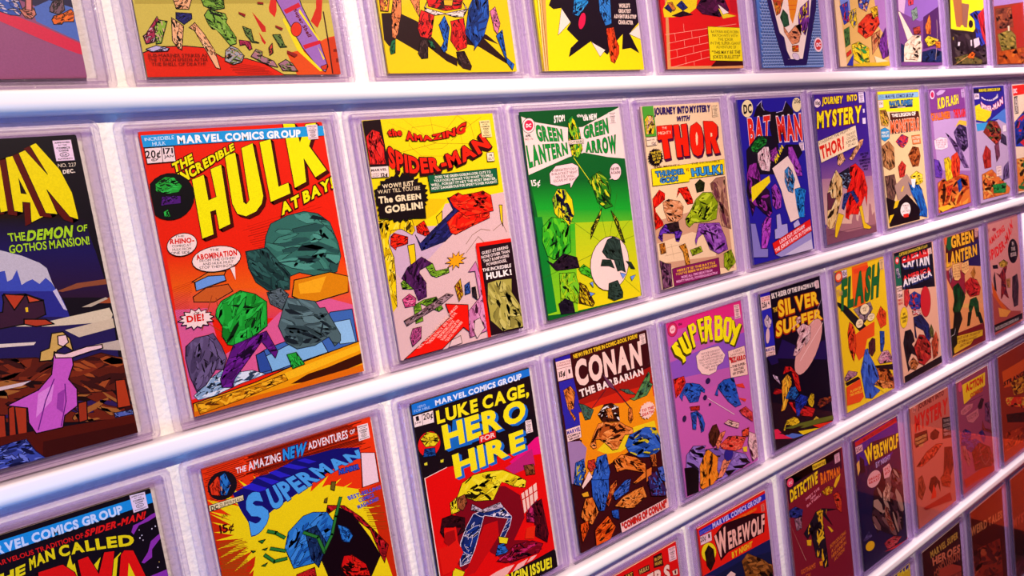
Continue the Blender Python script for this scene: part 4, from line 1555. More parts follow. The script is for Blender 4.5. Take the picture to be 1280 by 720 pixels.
COVERS['r2c9'] = r'''base b8a0c0
p 282088 14,6 996,2 1055,271 480,327 33,301
p 3898d0 31,312 406,314 353,375 51,379
p 4878c8 488,296 1029,205 1057,347 725,293
@publisher_banner
P 181028 0 22,18 911,18 911,52 21,52
@banner_lettering<publisher_banner
t e8d820 w2 "MARVEL COMICS GROUP" 194,21 870,22 864,47 188,46
@price_box
P e8d0e0 2 27,57 185,58 185,106 37,108
t 301030 w1 "20¢" 40,65 165,66 166,90 49,90
@title_lettering
t f0e8f0 w2,o=301060:5 "the AMAZING" 243,80 531,119 778,71 778,105 528,131 249,102
t f0d8e0 w2,o=c02040:7 "SPIDER-MAN" 217,127 518,171 932,101 938,160 526,218 229,184
@shape_artwork
p e8d818 31,164 182,147 211,184 544,224 496,264 332,306 38,281
t f0e020 w2,o=604008:4 "CHAOS" 60,195 504,228 433,283 40,276
m 161 200808 802820,a04028,c83828,485828 198,390 447,305 722,303 801,392 800,477 626,534 455,431
m 162 100818 302848,483858 816,414 967,463 987,551 753,508
m 163 200c18 703048,8a4860 551,520 718,485 725,625 591,682
m 164 3a0808 b02820,c83828,8a1c18 148,595 285,497 422,567 425,715 195,713
P e8dce0 2 870,356 985,355 979,414 864,415
m 165 3a1804 d87028,e89040,c05020,e8b058 40,731 421,733 1020,933 1007,988 14,990
m 166 082008 1c7830,289040 390,858 910,871 846,965 408,945
P f0d8d0 2 564,709 736,710 731,800 562,800
T 802030 w0 "STOP|HIM|NOW" 582,719 718,718 717,791 580,791
m 167 201830 705888,584070 822,724 1001,668 1000,843 751,850'''.split('\n')
COVERS['r2c10'] = r'''base e8d0b0
p d82018 23,11 542,2 521,91 42,104
p 181018 62,110 190,107 195,267 66,269
t f0e0e0 w2 "DC" 58,39 186,36 184,79 56,82
t e8d8c8 w1 "DIVIDED" 168,255 200,118 97,121 72,263
m 171 101838 2038a0,c02830,1c2c80 27,344 255,285 489,225 941,237 855,603 17,565
m 172 2a1404 d87828,e0a048,1c6830,c03020 10,682 837,680 756,1024 3,983'''.split('\n')
COVERS['r3c0'] = r'''base 120a14
p 8a30a8 892,243 931,215 953,182 1003,166 1011,183 951,211 944,238 903,249
p 8a30a8 876,128 891,108 930,104 978,92 1005,89 1004,103 960,111 915,114 883,139
p 8a30a8 920,300 999,298 1009,356 940,346
p e8e0f0 911,128 914,128 913,132 910,131
p e8e0f0 918,149 922,150 921,154 916,153
p e8e0f0 906,155 911,156 909,161 905,160
p e8e0f0 969,138 973,139 971,143 967,142
p e8e0f0 986,133 990,134 989,139 985,138
p c0a050 970,260 974,262 973,265 969,264
p e8e0f0 959,277 963,278 962,282 958,281
p e8e0f0 919,166 922,167 921,171 918,170
@title_lettering
p e8d810 566,184 600,134 601,171 625,159 619,222 536,272
p e8d810 685,195 733,170 712,268 668,256
p e8d810 773,200 812,183 779,288 740,277
L e01010 1c0404 -14 8 460,154 563,156 603,195 614,240 597,385 420,328
L e01010 1c0404 -14 8 625,159 672,158 700,227 741,163 787,171 684,413 624,393
L e01010 1c0404 -14 8 809,191 828,180 868,191 963,502 885,477 851,344 804,334 774,441 718,423
p e8d810 836,228 857,301 812,293
t e8d810 w2 "THE" 254,125 420,113 411,146 249,163
t e8d810 w2 "MAN CALLED" 437,102 602,97 883,137 877,177 600,134 431,141
@publisher_banner
p 1890e0 194,17 1005,18 1005,52 182,61
@banner_lettering<publisher_banner
t c8e0ff w2 "MARVEL COMICS GROUP" 239,27 858,26 859,57 237,59
@tagline_lettering
t d81818 w1 "IN THE MARVELOUS TRADITION OF" 197,78 671,76 672,93 198,93
t e01818 w2 "SPIDER-MAN!" 684,71 961,73 947,98 673,94
@approval_stamp
stamp e8d8f0 10 14 900,3 973,6 974,66 903,67
@shape_artwork
m 201 100818 c02020,3a1440,8a30a8,201030 220,286 521,369 975,506 911,737 158,509'''.split('\n')
COVERS['r3c1'] = r'''base c82808
p e8340c -2,5 1006,-7 1021,275 631,321 -16,170
h 5a0c02 5 30 216,-3 1006,-7 980,124 202,109
h 6a1004 4 18 6,7 230,5 204,132 3,129
b f0d810 40 40 415,303 965,404 433,109 0
p f0d810 318,230 667,212 845,272 909,410 970,682 156,448 216,322
h a04808 4 26 7,278 164,297 156,448 -4,402
h 904008 4 22 836,270 969,302 1002,486 877,453
@title_lettering
p 14106a 133,121 222,110 274,90 337,93 459,79 506,71 595,76 753,82 898,108 901,152 724,156 536,193 329,233 199,271 161,197
p 2820c0 185,110 244,107 334,151 267,147
p 2820c0 273,93 314,100 399,137 347,137
p 2820c0 343,89 386,89 463,128 403,123
p 2820c0 422,83 467,81 565,118 503,113
p 2820c0 512,79 558,80 624,107 578,106
t 48a0e8 w2,o=14106a:5 "S" 188,146 277,141 312,264 187,315
t 48a0e8 w2,o=14106a:5 "UPERMAN" 309,148 554,125 891,115 901,152 622,183 327,239
@tagline_lettering
t f0e0e8 w1 "THE" 174,33 231,34 226,56 172,55
t f0e0e8 w1 "AMAZING" 242,25 427,28 424,60 239,59
t 2890e0 w2,o=101060:5 "NEW" 444,19 588,20 562,69 435,62
t f0e0e8 w1 "ADVENTURES" 591,24 842,23 838,57 588,53
t f0e0e8 w1 "OF" 856,28 890,28 886,46 854,46
@number_lettering
t f0d0d8 w2,o=601008:4 "1" 904,133 988,151 985,273 879,271
t 3050c8 w2,o=10104a:4 "NUMBER" 747,168 878,173 875,193 744,189
T 3050c8 w2,o=10104a:3 "BEST-SELLING|COMICS|MAGAZINE!" 767,282 992,288 985,351 805,358
@approval_stamp
stamp f0dcdc 10 14 906,19 979,21 978,84 902,84
@emblem
E 181018 0 90,80 166,89 102,28
m 211 3a0804 e03818,c02810 20,66 75,39 95,55 70,117 26,101
m 212 081040 2878c8,1850a0,c88868 83,41 116,37 134,87 103,125 70,115
P e8d8a0 3 1,135 186,138 184,158 1,158
t 181010 w2 "DC" 10,140 49,141 47,157 9,158
t 302018 w0 "SUPERMAN" 57,141 180,145 178,156 56,156
t 4a0808 w0 "JAN." 53,182 89,184 87,196 54,194
t 3a0808 w1 "15¢" 33,216 109,227 105,255 32,249
@shape_artwork
m 213 200404 a01018,c01820,c82028,801018 544,287 629,280 736,309 833,390 976,545 965,661 916,574 848,446 730,333
p 14040c 706,314 782,359 868,483 916,574 835,643 570,567 540,471 608,427
m 214 200404 d01010,e02010 682,510 738,519 810,584 835,643 677,598 640,555
m 215 0a1030 2878c8,3888d8,1858a8 370,327 491,310 552,289 640,311 675,357 635,434 548,442 514,495 381,482 361,391
m 216 0a1030 2878c8,1858a8 679,377 738,411 767,450 731,472 687,454
m 217 081030 102850,1c3868 480,350 556,345 605,439 524,529 493,470
m 221 300404 b81818,d82020 383,507 511,506 509,549 388,521
@chain_artwork
s 103010 22 725,281 678,345 637,410 569,466
s 2a7a30 14 725,281 678,345 637,410 569,466
s 103010 22 571,461 550,399 477,361
s 2a7a30 14 571,461 550,399 477,361
s 103010 20 360,349 319,320 281,304
s 2a7a30 13 360,349 319,320 281,304
s 103010 20 350,400 279,372
s 2a7a30 13 350,400 279,372
s 103010 20 350,431 282,424 240,388
s 2a7a30 13 350,431 282,424 240,388
P 2a7a30 4 219,326 256,330 236,340
P 2a7a30 4 170,351 193,359 180,361
P 2a7a30 4 230,362 260,364 249,370
P 2a7a30 4 210,421 244,419 229,428
P 6a5818 4 688,204 715,210 697,243 676,232
P 6a5818 4 630,262 649,260 639,279 622,274'''.split('\n')
COVERS['r3c2'] = r'''base 180c14
p e00c0c 14,332 190,320 1038,393 1022,909 524,919 13,777
p e01078 708,406 842,375 965,341 1024,338 1015,426 888,414 766,447
p b82070 662,425 747,414 924,385 930,468 732,469
p 7a0818 272,424 639,507 757,578 768,692 647,774 765,804 888,881 590,877 430,776 405,676 297,784 190,805 110,691
p c00c10 415,642 532,649 525,720 418,773 282,837 196,828
p f0b8b0 430,588 429,590 432,589
s f0d0c8 5 14,332 190,320
s f0d0c8 7 14,332 8,775
@publisher_banner
p 1870d0 3,3 1019,5 1027,40 -2,48
@banner_lettering<publisher_banner
t e0e8f8 w2 "MARVEL COMICS GROUP" 182,16 925,16 923,45 180,39
T a8c8f0 w0 "HERO|FOR HIRE" 17,13 138,16 136,45 15,42
@title_lettering
p 1868b8 294,125 428,136 419,260 246,252
t f0e418 w2,o=180c14:4 "LUKE CAGE," 176,62 976,70 967,131 172,121
t f0e418 w2,d=22:20:1868c8 "HERO" 200,133 922,137 911,238 200,243
t f0e418 w2,d=22:20:1868c8 "HIRE" 245,276 869,278 864,372 246,383
P d81c18 0 483,236 627,236 624,271 480,271
t f0d0c8 w1 "FOR" 494,243 619,243 618,265 494,265
@price_box
P f0dcd8 3 0,53 157,55 151,108 -2,103
s 201018 3 69,54 63,104
t 201018 w1 "20¢" 74,58 150,59 148,87 73,84
t 201018 w1 "1" 19,58 41,58 43,79 20,78
t 301820 w0 "JUNE" 4,81 55,83 55,92 5,89
@emblem
E e01818 3 88,193 175,200 98,138
m 231 1c1404 e8d820,c8b018 27,161 86,139 151,158 172,190 126,207 57,200
m 232 0a1030 184890,103068 44,204 130,215 130,256 23,240
p d8d030 26,267 50,266 49,279 26,276
p d8d030 151,279 177,279 171,292 150,290
@approval_stamp
stamp f0d8d8 8 12 896,242 954,246 955,308 890,305
@shape_artwork
m 233 1c1404 e8d818,f0e430,c8b010 287,414 381,392 495,403 633,433 728,483 870,529 820,555 665,513 579,479 521,545 344,525 306,481 222,468
m 234 1c1404 e8d818,f0e430 170,477 235,464 240,535 167,532
m 235 1c0c08 8a4a28,a05830 222,468 298,465 310,510 264,541 221,517
m 237 1c0c08 8a4a28,703818 822,445 918,458 918,510 835,499
m 239 e8e0f0 182868,103080,0c1c50 319,547 432,581 599,600 693,659 666,704 585,750 536,730 582,662 422,615 360,700 217,798 130,795 160,733 252,672 257,610
m 240 281c30 c8b8c8,a898a8 321,516 435,568 594,570 612,603 430,588 325,549
P e8d818 4 518,722 598,750 578,774 516,754
m 241 0a1030 2868c0,1858a8 501,758 554,764 593,819 461,806
P e8d818 4 120,764 202,808 154,844 96,807
m 242 180408 280810,380c14 84,525 167,532 268,570 263,633 188,635 199,595 118,575 68,625 55,587
p e01810 90,589 187,592 186,662 214,719 122,779 25,780 24,655 95,660
p a00c10 100,598 172,603 171,651 106,663 78,634
m 243 200410 700818,900c28,c02060 468,830 641,794 805,814 910,856 870,892 704,871 527,860
m 244 280414 c02868,901848,500c20 800,625 887,623 926,693 881,750 775,716
m 245 200410 400814,580c18 856,631 943,629 963,824 937,863 838,800
p e02810 767,744 851,750 820,810 740,790
@window_artwork
p f0c8b8 766,573 914,551 907,628 767,670
s c01010 10 796,565 795,669
s c01010 10 832,562 828,654
s c01010 10 876,557 867,641
s c01010 8 757,604 918,589
@floor_artwork
p f0b0a8 387,881 455,877 536,877 616,884 524,919
p f0b0a8 642,891 741,888 692,912 579,919
p f0b0a8 770,888 827,892 779,906 722,906
@caption_banner
p 180c10 511,915 1016,915 1016,1012 497,1015
t e8e020 w2 "ORIGIN ISSUE!" 459,908 954,937 947,989 457,966'''.split('\n')
COVERS['r3c3'] = r'''base 3a0c10
p 9a1810 167,243 1015,202 1007,448 163,304
p c82410 184,271 627,274 1017,302 1007,448 175,306
p e88810 693,338 985,310 1004,569 132,646 165,341
p e88c10 162,306 405,307 691,346 1029,367 1012,593 442,556 139,437
p e8c818 293,525 377,504 567,498 737,485 964,496 984,587 743,566 543,584 387,564
p 9a78a8 13,424 137,443 193,492 155,559 32,644 -3,636
@title_lettering
t f0c8bc w2,o=200408:4 "CONAN" 179,43 912,48 905,181 179,177
t f0dcd4 w2 "THE BARBARIAN" 193,192 901,194 906,231 201,232
@tagline_lettering
t e8c020 w2 "NEW! FIRST TIME IN COMIC-BOOK FORM!" 181,10 888,6 886,28 188,32
@approval_stamp
stamp f0d0c8 8 12 910,15 976,15 978,71 908,72
@corner_box
p 2a1c9a 0,3 153,3 153,24 4,21
P f0c8c4 0 5,20 151,24 153,121 5,116
s 601018 3 5,56 161,62
s 601018 3 95,66 93,117
T 801820 w0 "CONAN THE|BARBARIAN" 13,26 147,29 145,53 16,48
t 201018 w2 "15¢" 21,72 85,73 81,100 19,99
t 201018 w1 "1" 115,74 133,75 133,96 116,96
p 2a24a0 8,121 156,126 183,277 188,302 8,287
m 251 2a0c04 d87830,b86020,e89040 31,158 117,155 162,193 118,240 116,295 66,298 62,224
p 2a24a0 12,271 164,275 159,364 12,360
m 252 2a0c04 d87830,b86020 65,233 113,235 89,280 131,330 110,339 74,289
P f0c8c4 3 12,361 158,365 156,428 12,425
t 201890 w2 "MARVEL" 19,369 156,374 153,394 19,389
T 201018 w2 "COMICS|GROUP" 21,392 149,399 147,425 19,422
@shape_artwork
s 301828 9 459,157 709,380
P 6a3858 3 448,148 547,222 564,257 505,228
s 301828 6 463,239 302,305
m 261 0c1c10 5a8a48,3a6a50,48784c 680,335 810,319 985,204 992,232 918,292 1003,300 916,351 776,340
m 262 0c1c10 486a58,3a5a50 605,257 710,276 795,323 690,298
m 263 0c1c10 3a6a58,486050 165,251 230,287 324,317 264,350 211,358
m 264 1c0804 401810,281008,e8e0e0 342,346 430,311 509,313 579,351 585,430 486,398 382,391
m 265 2a0c04 e08038,c86828,f09850,a84c18 330,387 421,392 479,422 559,425 657,470 721,489 706,519 567,498 519,572 455,559 419,494 362,463 284,511 218,516 226,486 290,442
m 266 2a0c04 e08038,f09850 437,332 502,337 511,403 449,385
m 267 2a0c04 e08038,c86828 684,371 724,378 720,443 687,463 667,433
m 268 2a0c04 e07828,f08838,c05c18 429,605 540,596 694,642 805,705 773,772 651,798 628,780 727,729 598,687 463,677
m 269 080c30 2858b8,3868c8,183c88,c8b820 564,556 670,525 843,513 970,531 1009,606 1006,673 883,688 749,647 618,612
m 270 080c30 2858b8,3868c8,183c88,c8b820 61,539 150,533 154,609 76,667 7,645
m 271 080c30 2858b8,3868c8,183c88 285,555 390,552 387,660 336,752 188,718 208,646
m 272 080c30 3858b8,5868b8 925,751 999,754 1017,854 950,825
m 273 300808 c83020,d84838 183,552 257,562 258,606 202,620 173,588
P f0c8c0 3 180,609 208,646 96,684 87,669
m 274 2a0c04 c06020,280c14,a04c20 847,660 932,672 925,751 869,739
m 275 180818 481048,300c38 793,750 920,771 925,861 786,829
p d87028 797,737 855,736 841,787 780,800
m 276 080c30 2858b8,3868c8,183c88 178,646 389,687 341,766 280,842 228,842 190,744
m 277 080c30 2858b8,183c88,4868c0 391,778 536,745 621,738 574,807 406,820
m 278 080c30 2858b8,183c88 355,860 434,866 430,931 359,894
m 279 2a0c04 e08030,f09040,c86820 373,845 514,826 644,810 758,809 782,882 665,888 603,907 526,882
m 280 2a0c04 d87028,a03018 303,809 377,729 449,713 455,740 375,787 321,839
m 281 2a0c04 e07828,c85c18,f08838 18,816 104,730 178,741 217,833 139,884 87,840
m 282 2a0804 e05010,f06818,c84008 156,914 311,875 384,952 302,1003 145,1001
m 283 2a0804 e05010,c84008 10,846 111,845 98,893 18,955
p e0a020 74,704 136,706 142,732 87,723
m 284 180810 481c48,302058,3858b0 784,768 903,760 1014,902 977,928 809,888
@caption_banner
P f0c0bc 3 426,946 1004,939 1001,995 431,1003
t d02018 w2,o=40080c:3 "\"COMING OF CONAN!\"" 441,953 980,945 976,986 445,987
@speech_balloon
b f0c8b8 16 14 889,423 984,426 895,376 0
T c82018 w2 "TO THE|DEATH!" 822,406 966,409 958,455 820,450'''.split('\n')
COVERS['r3c4'] = r'''base b858a8
p d82878 4,-10 990,-6 993,120 468,81 19,103
p c8489a -10,45 1002,85 1009,196 -2,127
p 8a50b8 -26,218 1009,196 995,387 7,318
p c058a8 -21,427 1031,458 1044,901 3,736
@title_lettering
L f0e410 4a3808 -14 18 37,133 97,114 145,130 139,142 101,138 157,172 192,212 193,240 153,247 148,226 118,207 71,186
L f0e410 4a3808 -14 18 123,102 177,97 227,177 247,176 191,83 228,74 287,172 271,204 209,207 175,189
L f0e410 4a3808 -14 18 261,48 336,43 369,67 360,100 312,107 335,180 302,185
L f0e410 4a3808 -10 18 382,33 462,31 468,50 428,51 429,79 468,81 466,100 431,100 435,146 479,149 478,167 410,169
L f0e410 4a3808 -6 18 478,28 553,31 579,55 559,101 564,176 521,173 517,109 488,175 452,173
L f0e410 4a3808 0 18 614,40 695,50 721,78 703,115 719,153 692,192 633,194 583,184
L f0e410 4a3808 6 18 766,67 838,82 857,108 811,189 768,222 712,210 697,172 737,84
L f0e410 4a3808 12 18 847,96 875,107 880,155 938,131 973,143 837,255 777,234 844,194 828,140
p c8489a 775,97 807,105 768,190 741,178
p c8489a 649,68 678,72 667,96 646,94
p c8489a 635,123 670,128 657,166 628,165
p c8489a 515,53 539,55 532,80 513,79
p c8489a 308,61 334,62 328,85 312,86
@emblem
E c82858 3 72,45 131,46 76,7
E f0c0c8 0 73,43 108,42 74,21
t d02048 w2 "DC" 53,40 97,39 97,52 56,51
t 401028 w1 "10¢" 151,20 192,21 193,34 152,34
@approval_stamp
stamp f0c0c0 8 12 890,15 967,18 971,103 885,101
@speech_balloon
P f0c8c0 3 321,233 386,212 514,215 626,222 660,252 701,287 658,324 581,333 556,364 458,369 367,346 323,304
T 501828 w0 "WHY DOES EVERYBODY|HATE ME, SUPERBOY?|I HAVE SUPER-POWERS LIKE|YOU - I DO GOOD LIKE YOU|YET YOU'RE A HERO TO|THEM - AND I'M A|MENACE!" 344,223 679,241 657,360 361,342
@caption_box
P f0c4b4 3 743,273 980,275 986,456 743,434
T 601828 w0 "A GREAT|3-PART NOVEL" 771,278 977,284 972,324 771,312
t d01820 w2,o=200810:3 "\"BIZARRO" 747,313 978,331 974,357 753,348
T 401020 w2 "--THE SUPER-|CREATURE|OF STEEL!\"" 750,361 972,372 968,438 755,427
@shape_artwork
m 301 2a0808 d82818,c01c14,e83c28 2,308 142,319 162,357 76,397 7,432
m 302 0a1030 2050b0,2860c8,183c90 62,422 148,355 234,377 322,399 406,443 401,463 296,437 288,499 177,478 134,407 84,454
m 303 2a0808 a82018,c82818 159,499 299,519 292,546 179,527
m 304 0a1030 2050b0,2860c8,183c90 157,523 254,538 307,580 340,637 320,683 275,674 255,598 245,575 211,646 159,636 179,590
m 306 0a1030 2050b0,2860c8,183c90 467,489 583,453 640,427 793,424 797,476 764,537 821,584 862,629 761,617 675,550 594,477 520,506
p d83828 795,483 897,494 923,529 825,504
p d83828 808,567 924,596 902,611
s f0e0d8 4 408,497 733,656
E 281848 3 434,398 463,399 435,382
E 281848 3 372,486 395,487 373,472
E 281848 3 86,555 108,555 88,538
E 281848 3 424,536 438,537 426,528
m 308 1c1028 8868b8,9a78c8,7050a0 11,745 144,724 307,755 331,815 453,817 855,922 897,989 474,1005 174,959 27,830
p 14080c 15,827 113,843 189,878 155,1008 10,991
p 14080c 722,925 833,949 882,991 771,961
p 14080c 628,954 824,985 762,996 652,971
p 14080c 514,958 678,983 560,1000
m 309 2a1004 e88018,f09028,d07010 201,857 302,772 342,775 441,863 411,929 454,975 341,986 203,1001 159,991
m 310 180804 401810,582818 361,701 425,660 480,659 513,720 462,782 406,788 362,749
m 311 3a1004 f08058,e07048 436,777 519,721 603,720 569,744 506,773 450,828
m 312 3a1004 f08058,e88868 504,889 621,871 640,907 545,947 480,981 396,986 460,952
E 282080 3 593,871 656,873 596,832
m 313 3a0808 e04838,f06850,d03828 474,791 618,772 728,789 865,824 791,883 678,871 520,825
m 314 3a1004 e84828,f05838 806,768 924,767 893,830 811,806
m 315 401020 e0a8b0,f0c0c0 904,788 1014,829 1034,987 912,992 872,857
p e8c028 794,871 858,879 850,912 801,901
m 316 3a1010 e0a8a0,f0c0b8 559,674 644,672 803,722 777,754 668,710
m 317 3a0808 e04848,d03838 790,638 896,636 989,691 989,759 928,717 849,679'''.split('\n')
COVERS['r3c5'] = r'''base 100818
@title_lettering
t f0c020 w2,o=a02008:6,d=-5:9:a02008 "SILVER" 259,73 949,94 944,182 260,181
t f0c020 w2,o=a02008:6,d=-5:9:a02008 "SURFER" 207,200 973,215 982,290 182,297
t f0c020 w1 "THE" 177,108 250,109 246,137 180,139
@tagline_lettering
t f0e0d8 w2 "SKY-RIDER OF THE SPACEWAYS!" 174,16 911,30 910,59 178,51
@approval_stamp
stamp f0c8c8 7 11 902,23 971,24 975,77 910,77
@corner_box
p 2818a0 0,-6 155,-9 156,25 4,21
P f0c8c0 0 4,19 153,23 152,101 2,101
T c02838 w1 "SILVER|SURFER" 16,23 145,25 143,54 18,51
t 201018 w2 "25¢" 18,53 92,55 91,89 20,89
t 201018 w1 "4" 106,57 133,58 134,81 108,81
p 2824a8 1,103 151,103 151,342 -8,334
m 321 301838 c8a8c0,e0c8d0 18,162 82,130 145,180 117,214 75,231 37,195
E d8b0b8 3 56,267 88,267 69,219
P f0c8c0 3 -8,334 148,342 144,407 0,399
t 201080 w2 "MARVEL" 3,342 142,350 140,371 5,364
T 601020 w1 "COMICS|GROUP" 8,367 135,375 136,402 12,396
@shape_artwork
p 20104a 273,322 587,434 1016,435 1048,573 149,427
E d89890 4 692,434 923,282 827,488
s f8d8d0 5 528,504 980,314
s f0d0d8 4 791,295 1011,150
m 322 301018 e0b0b0,f0c8c8,c89098 502,286 628,272 789,303 779,342 643,378 547,428 453,476 395,467 492,403 567,351
m 323 301018 e0b0b0,f0c8c8 647,363 756,347 724,391 629,432
m 324 301018 e0b0b0,c07060 519,217 601,217 612,254 529,258
s e0b0b0 8 592,251 443,277
p 1c1048 5,393 155,402 179,460 64,457
m 325 2a0404 c81818,e02820,a01010 190,532 268,495 365,507 466,587 497,706 472,725 395,623 370,563
m 326 2a0404 a01018,c82020 28,636 83,607 193,635 206,661 92,648
m 327 2a0404 b01818,d02020 249,724 362,753 492,810 732,864 636,903 496,875 364,825
m 328 2a0c04 e8a028,d88818,f0c038 180,570 292,558 366,578 353,632 267,656 274,705 198,770 127,779 194,706 187,618
m 329 08102c 1858a0,2868b8,18306a 215,702 330,643 409,650 454,714 366,738
m 330 08102c 182890,2038b0,101c60 366,738 474,717 609,758 557,798 450,810 415,868 368,850
m 331 2a1804 e8c020,d0a818 126,898 199,841 341,837 374,868 429,894 362,914 231,871 163,905
m 332 2a1804 e8c020,d0a818 573,776 656,742 705,759 681,813 650,848 595,813
m 333 2a1804 e0b830 630,926 700,907 747,933 668,946
m 334 1c0c18 d0b0c8,8a6888 51,509 139,539 180,609 80,545
m 335 200c08 782818,a04820,401c20 718,836 790,808 1007,823 997,863 774,871
p 58601c 130,883 427,902 995,960 999,991 478,945
p e0c010 374,948 658,985 739,1006 446,987
p d82810 622,958 995,1007 957,1021 739,1006
p 4868b8 118,928 274,940 466,991 285,978
p d82048 -20,860 55,868 139,924 265,974 -17,923
p 14080c 57,899 382,917 482,929 214,940
@spine_lettering
t 403040 w0 "THE SILVER SURFER" -38,402 -20,899 -48,897 -64,399'''.split('\n')
COVERS['r3c6'] = r'''base e8c018
@shape_artwork
p e85c18 337,6 656,3 676,123 530,306 290,291
p e0401c 356,26 651,24 691,64 371,61
p 6a5a70 -2,10 195,7 228,62 102,97 -15,108
p 181418 -6,210 156,256 518,453 470,499 367,466 -1,235
m 341 2a1c24 8a7078,a08890,6a5460 276,298 660,288 709,348 582,401 472,438
p e04c18 290,481 492,458 698,444 672,547 519,550 417,658 314,676 240,586
m 342 2a0804 d83818,e84c20,b82810 133,440 197,373 265,391 294,464 283,558 219,669 198,657 154,546
m 343 2a0804 d83818,e84c20 731,413 851,349 953,416 944,506 808,522
m 344 0a1030 2050a8,183c88 783,518 897,535 860,629 803,702 771,670
P d83020 3 764,700 815,704 819,773 786,767
m 345 180808 401820,582430 537,580 621,548 678,575 669,663 585,694 532,650
m 346 0c1438 3058b8,4068c8,2448a0 448,584 521,595 516,665 596,749 722,870 589,883 495,848 721,979 512,986 347,991 342,760
m 347 2a0c04 b85820,a04818,d07028 641,775 891,826 1032,914 1008,1012 704,939
m 348 2a0c04 e08848,d07838 574,889 668,874 995,954 986,990 802,971
p e8c820 700,957 804,962 930,994 770,992
m 349 1c1014 c87890,8a5870,d8a0a8 679,727 794,682 924,694 1017,754 1020,797 720,770
p 181014 619,762 1030,812 1019,856 664,788
m 350 1c1014 b07888,8a5870 -4,752 89,708 272,748 242,769 23,783
p 181014 11,785 263,781 306,806 40,812
p e04818 26,818 306,806 345,946 266,967 5,948
T f0c030 w1 "FLASH OF|TWO WORLDS" 65,851 331,855 329,912 70,900
@title_lettering
t 18602c w2,o=08280c:4 "FLASH" 120,74 917,31 817,277 56,281
t c8a060 w1 "The" 2,131 119,125 111,174 8,178
@emblem
E e04820 3 70,43 140,39 66,5
E f0b890 0 65,43 112,40 62,21
P e0c8d8 3 125,8 229,10 229,58 140,60
t 301018 w1 "10¢" 137,16 223,17 222,48 151,51
@approval_stamp
stamp e8c080 7 11 896,11 988,10 981,92 894,91
@speech_balloon
E f0d8a8 3 512,330 605,329 504,292
T 502010 w0 "HELP|ME" 460,310 574,312 574,351 460,349
@speech_balloon
E f0d8a8 3 627,403 703,402 623,376
T 502010 w0 "HOLD|ON" 586,385 681,388 673,422 587,421
@speech_balloon
E f0d8a8 3 385,415 459,414 383,383
T 502010 w0 "I'M|COMING" 340,397 443,399 434,434 341,432'''.split('\n')
COVERS['r3c7'] = r'''base e0a888
p 14101c -17,-2 972,-6 975,363 104,290 59,238
@title_lettering
t e8e0e0 w2,d=6:24:283068 "CAPTAIN" 186,68 873,61 876,177 191,129
p c82020 183,79 862,80 862,104 184,96
t d82828 w2 "CAPTAIN" 185,48 852,45 852,93 187,87
t e8e0e0 w2,d=6:24:283068 "AMERICA" 168,214 898,218 917,269 168,274
t d82828 w2 "AMERICA" 174,192 897,194 900,233 180,225
@tagline_lettering
t e0c030 w1 "CAP IN HIS OWN MAGAZINE AT LAST!" 133,10 854,12 855,33 135,37
@approval_stamp
stamp f0c8b8 7 11 852,45 949,45 956,94 858,94
@corner_box
p 1c6048 -2,26 129,26 142,257 -2,250
E d83030 2 70,61 117,59 69,33
E f0d0d0 0 70,61 94,61 68,47
m 361 101028 283058,d8c8d0 18,115 92,114 128,200 40,200
P f0c8b8 2 -4,254 136,258 131,358 14,353
T 301018 w2 "MARVEL|COMICS" 6,262 134,266 131,302 14,299
t 301018 w2 "12¢" 22,312 127,317 126,343 26,341
T c02830 w1 "NO.|100" 16,348 123,352 122,403 22,402
E e8c020 3 122,506 220,500 128,427
T 302010 w2 "BIG|PREMIERE|ISSUE" 59,465 207,465 198,549 55,548
@shape_artwork
m 362 0a1030 203888,283c98,c83030 266,356 424,337 567,382 642,459 506,499 328,467 279,423
E c02028 4 692,451 827,453 701,329
m 363 300808 c02828,d83838 176,298 280,301 320,381 213,443 146,415
m 364 2a0c0c c82828,e8c8c0 326,476 541,484 558,539 346,516
m 365 080c20 181c48,202858 344,526 559,535 723,643 788,770 684,794 558,660 442,624 388,712 313,702
m 366 060608 101018,181820 32,680 113,598 266,591 310,654 323,722 225,746 366,796 354,842 216,783 141,838 175,938 115,938 73,752
m 367 080c20 1c3080,182868 604,608 687,658 720,780 631,747
m 368 2a0808 a82020,c83828,802018 314,759 458,684 582,692 715,799 749,922 519,935 400,907 329,819
m 369 2a1408 c87840,a85828 165,860 263,837 400,907 298,939 180,920
m 370 1c1c0c 505828,6a6830 729,683 788,643 837,708 822,765 730,742
m 371 2a0c08 c85030,a83c20 751,784 903,707 945,802 899,915 780,926
@caption_banner
p 100c10 15,950 995,934 1004,991 22,1003'''.split('\n')
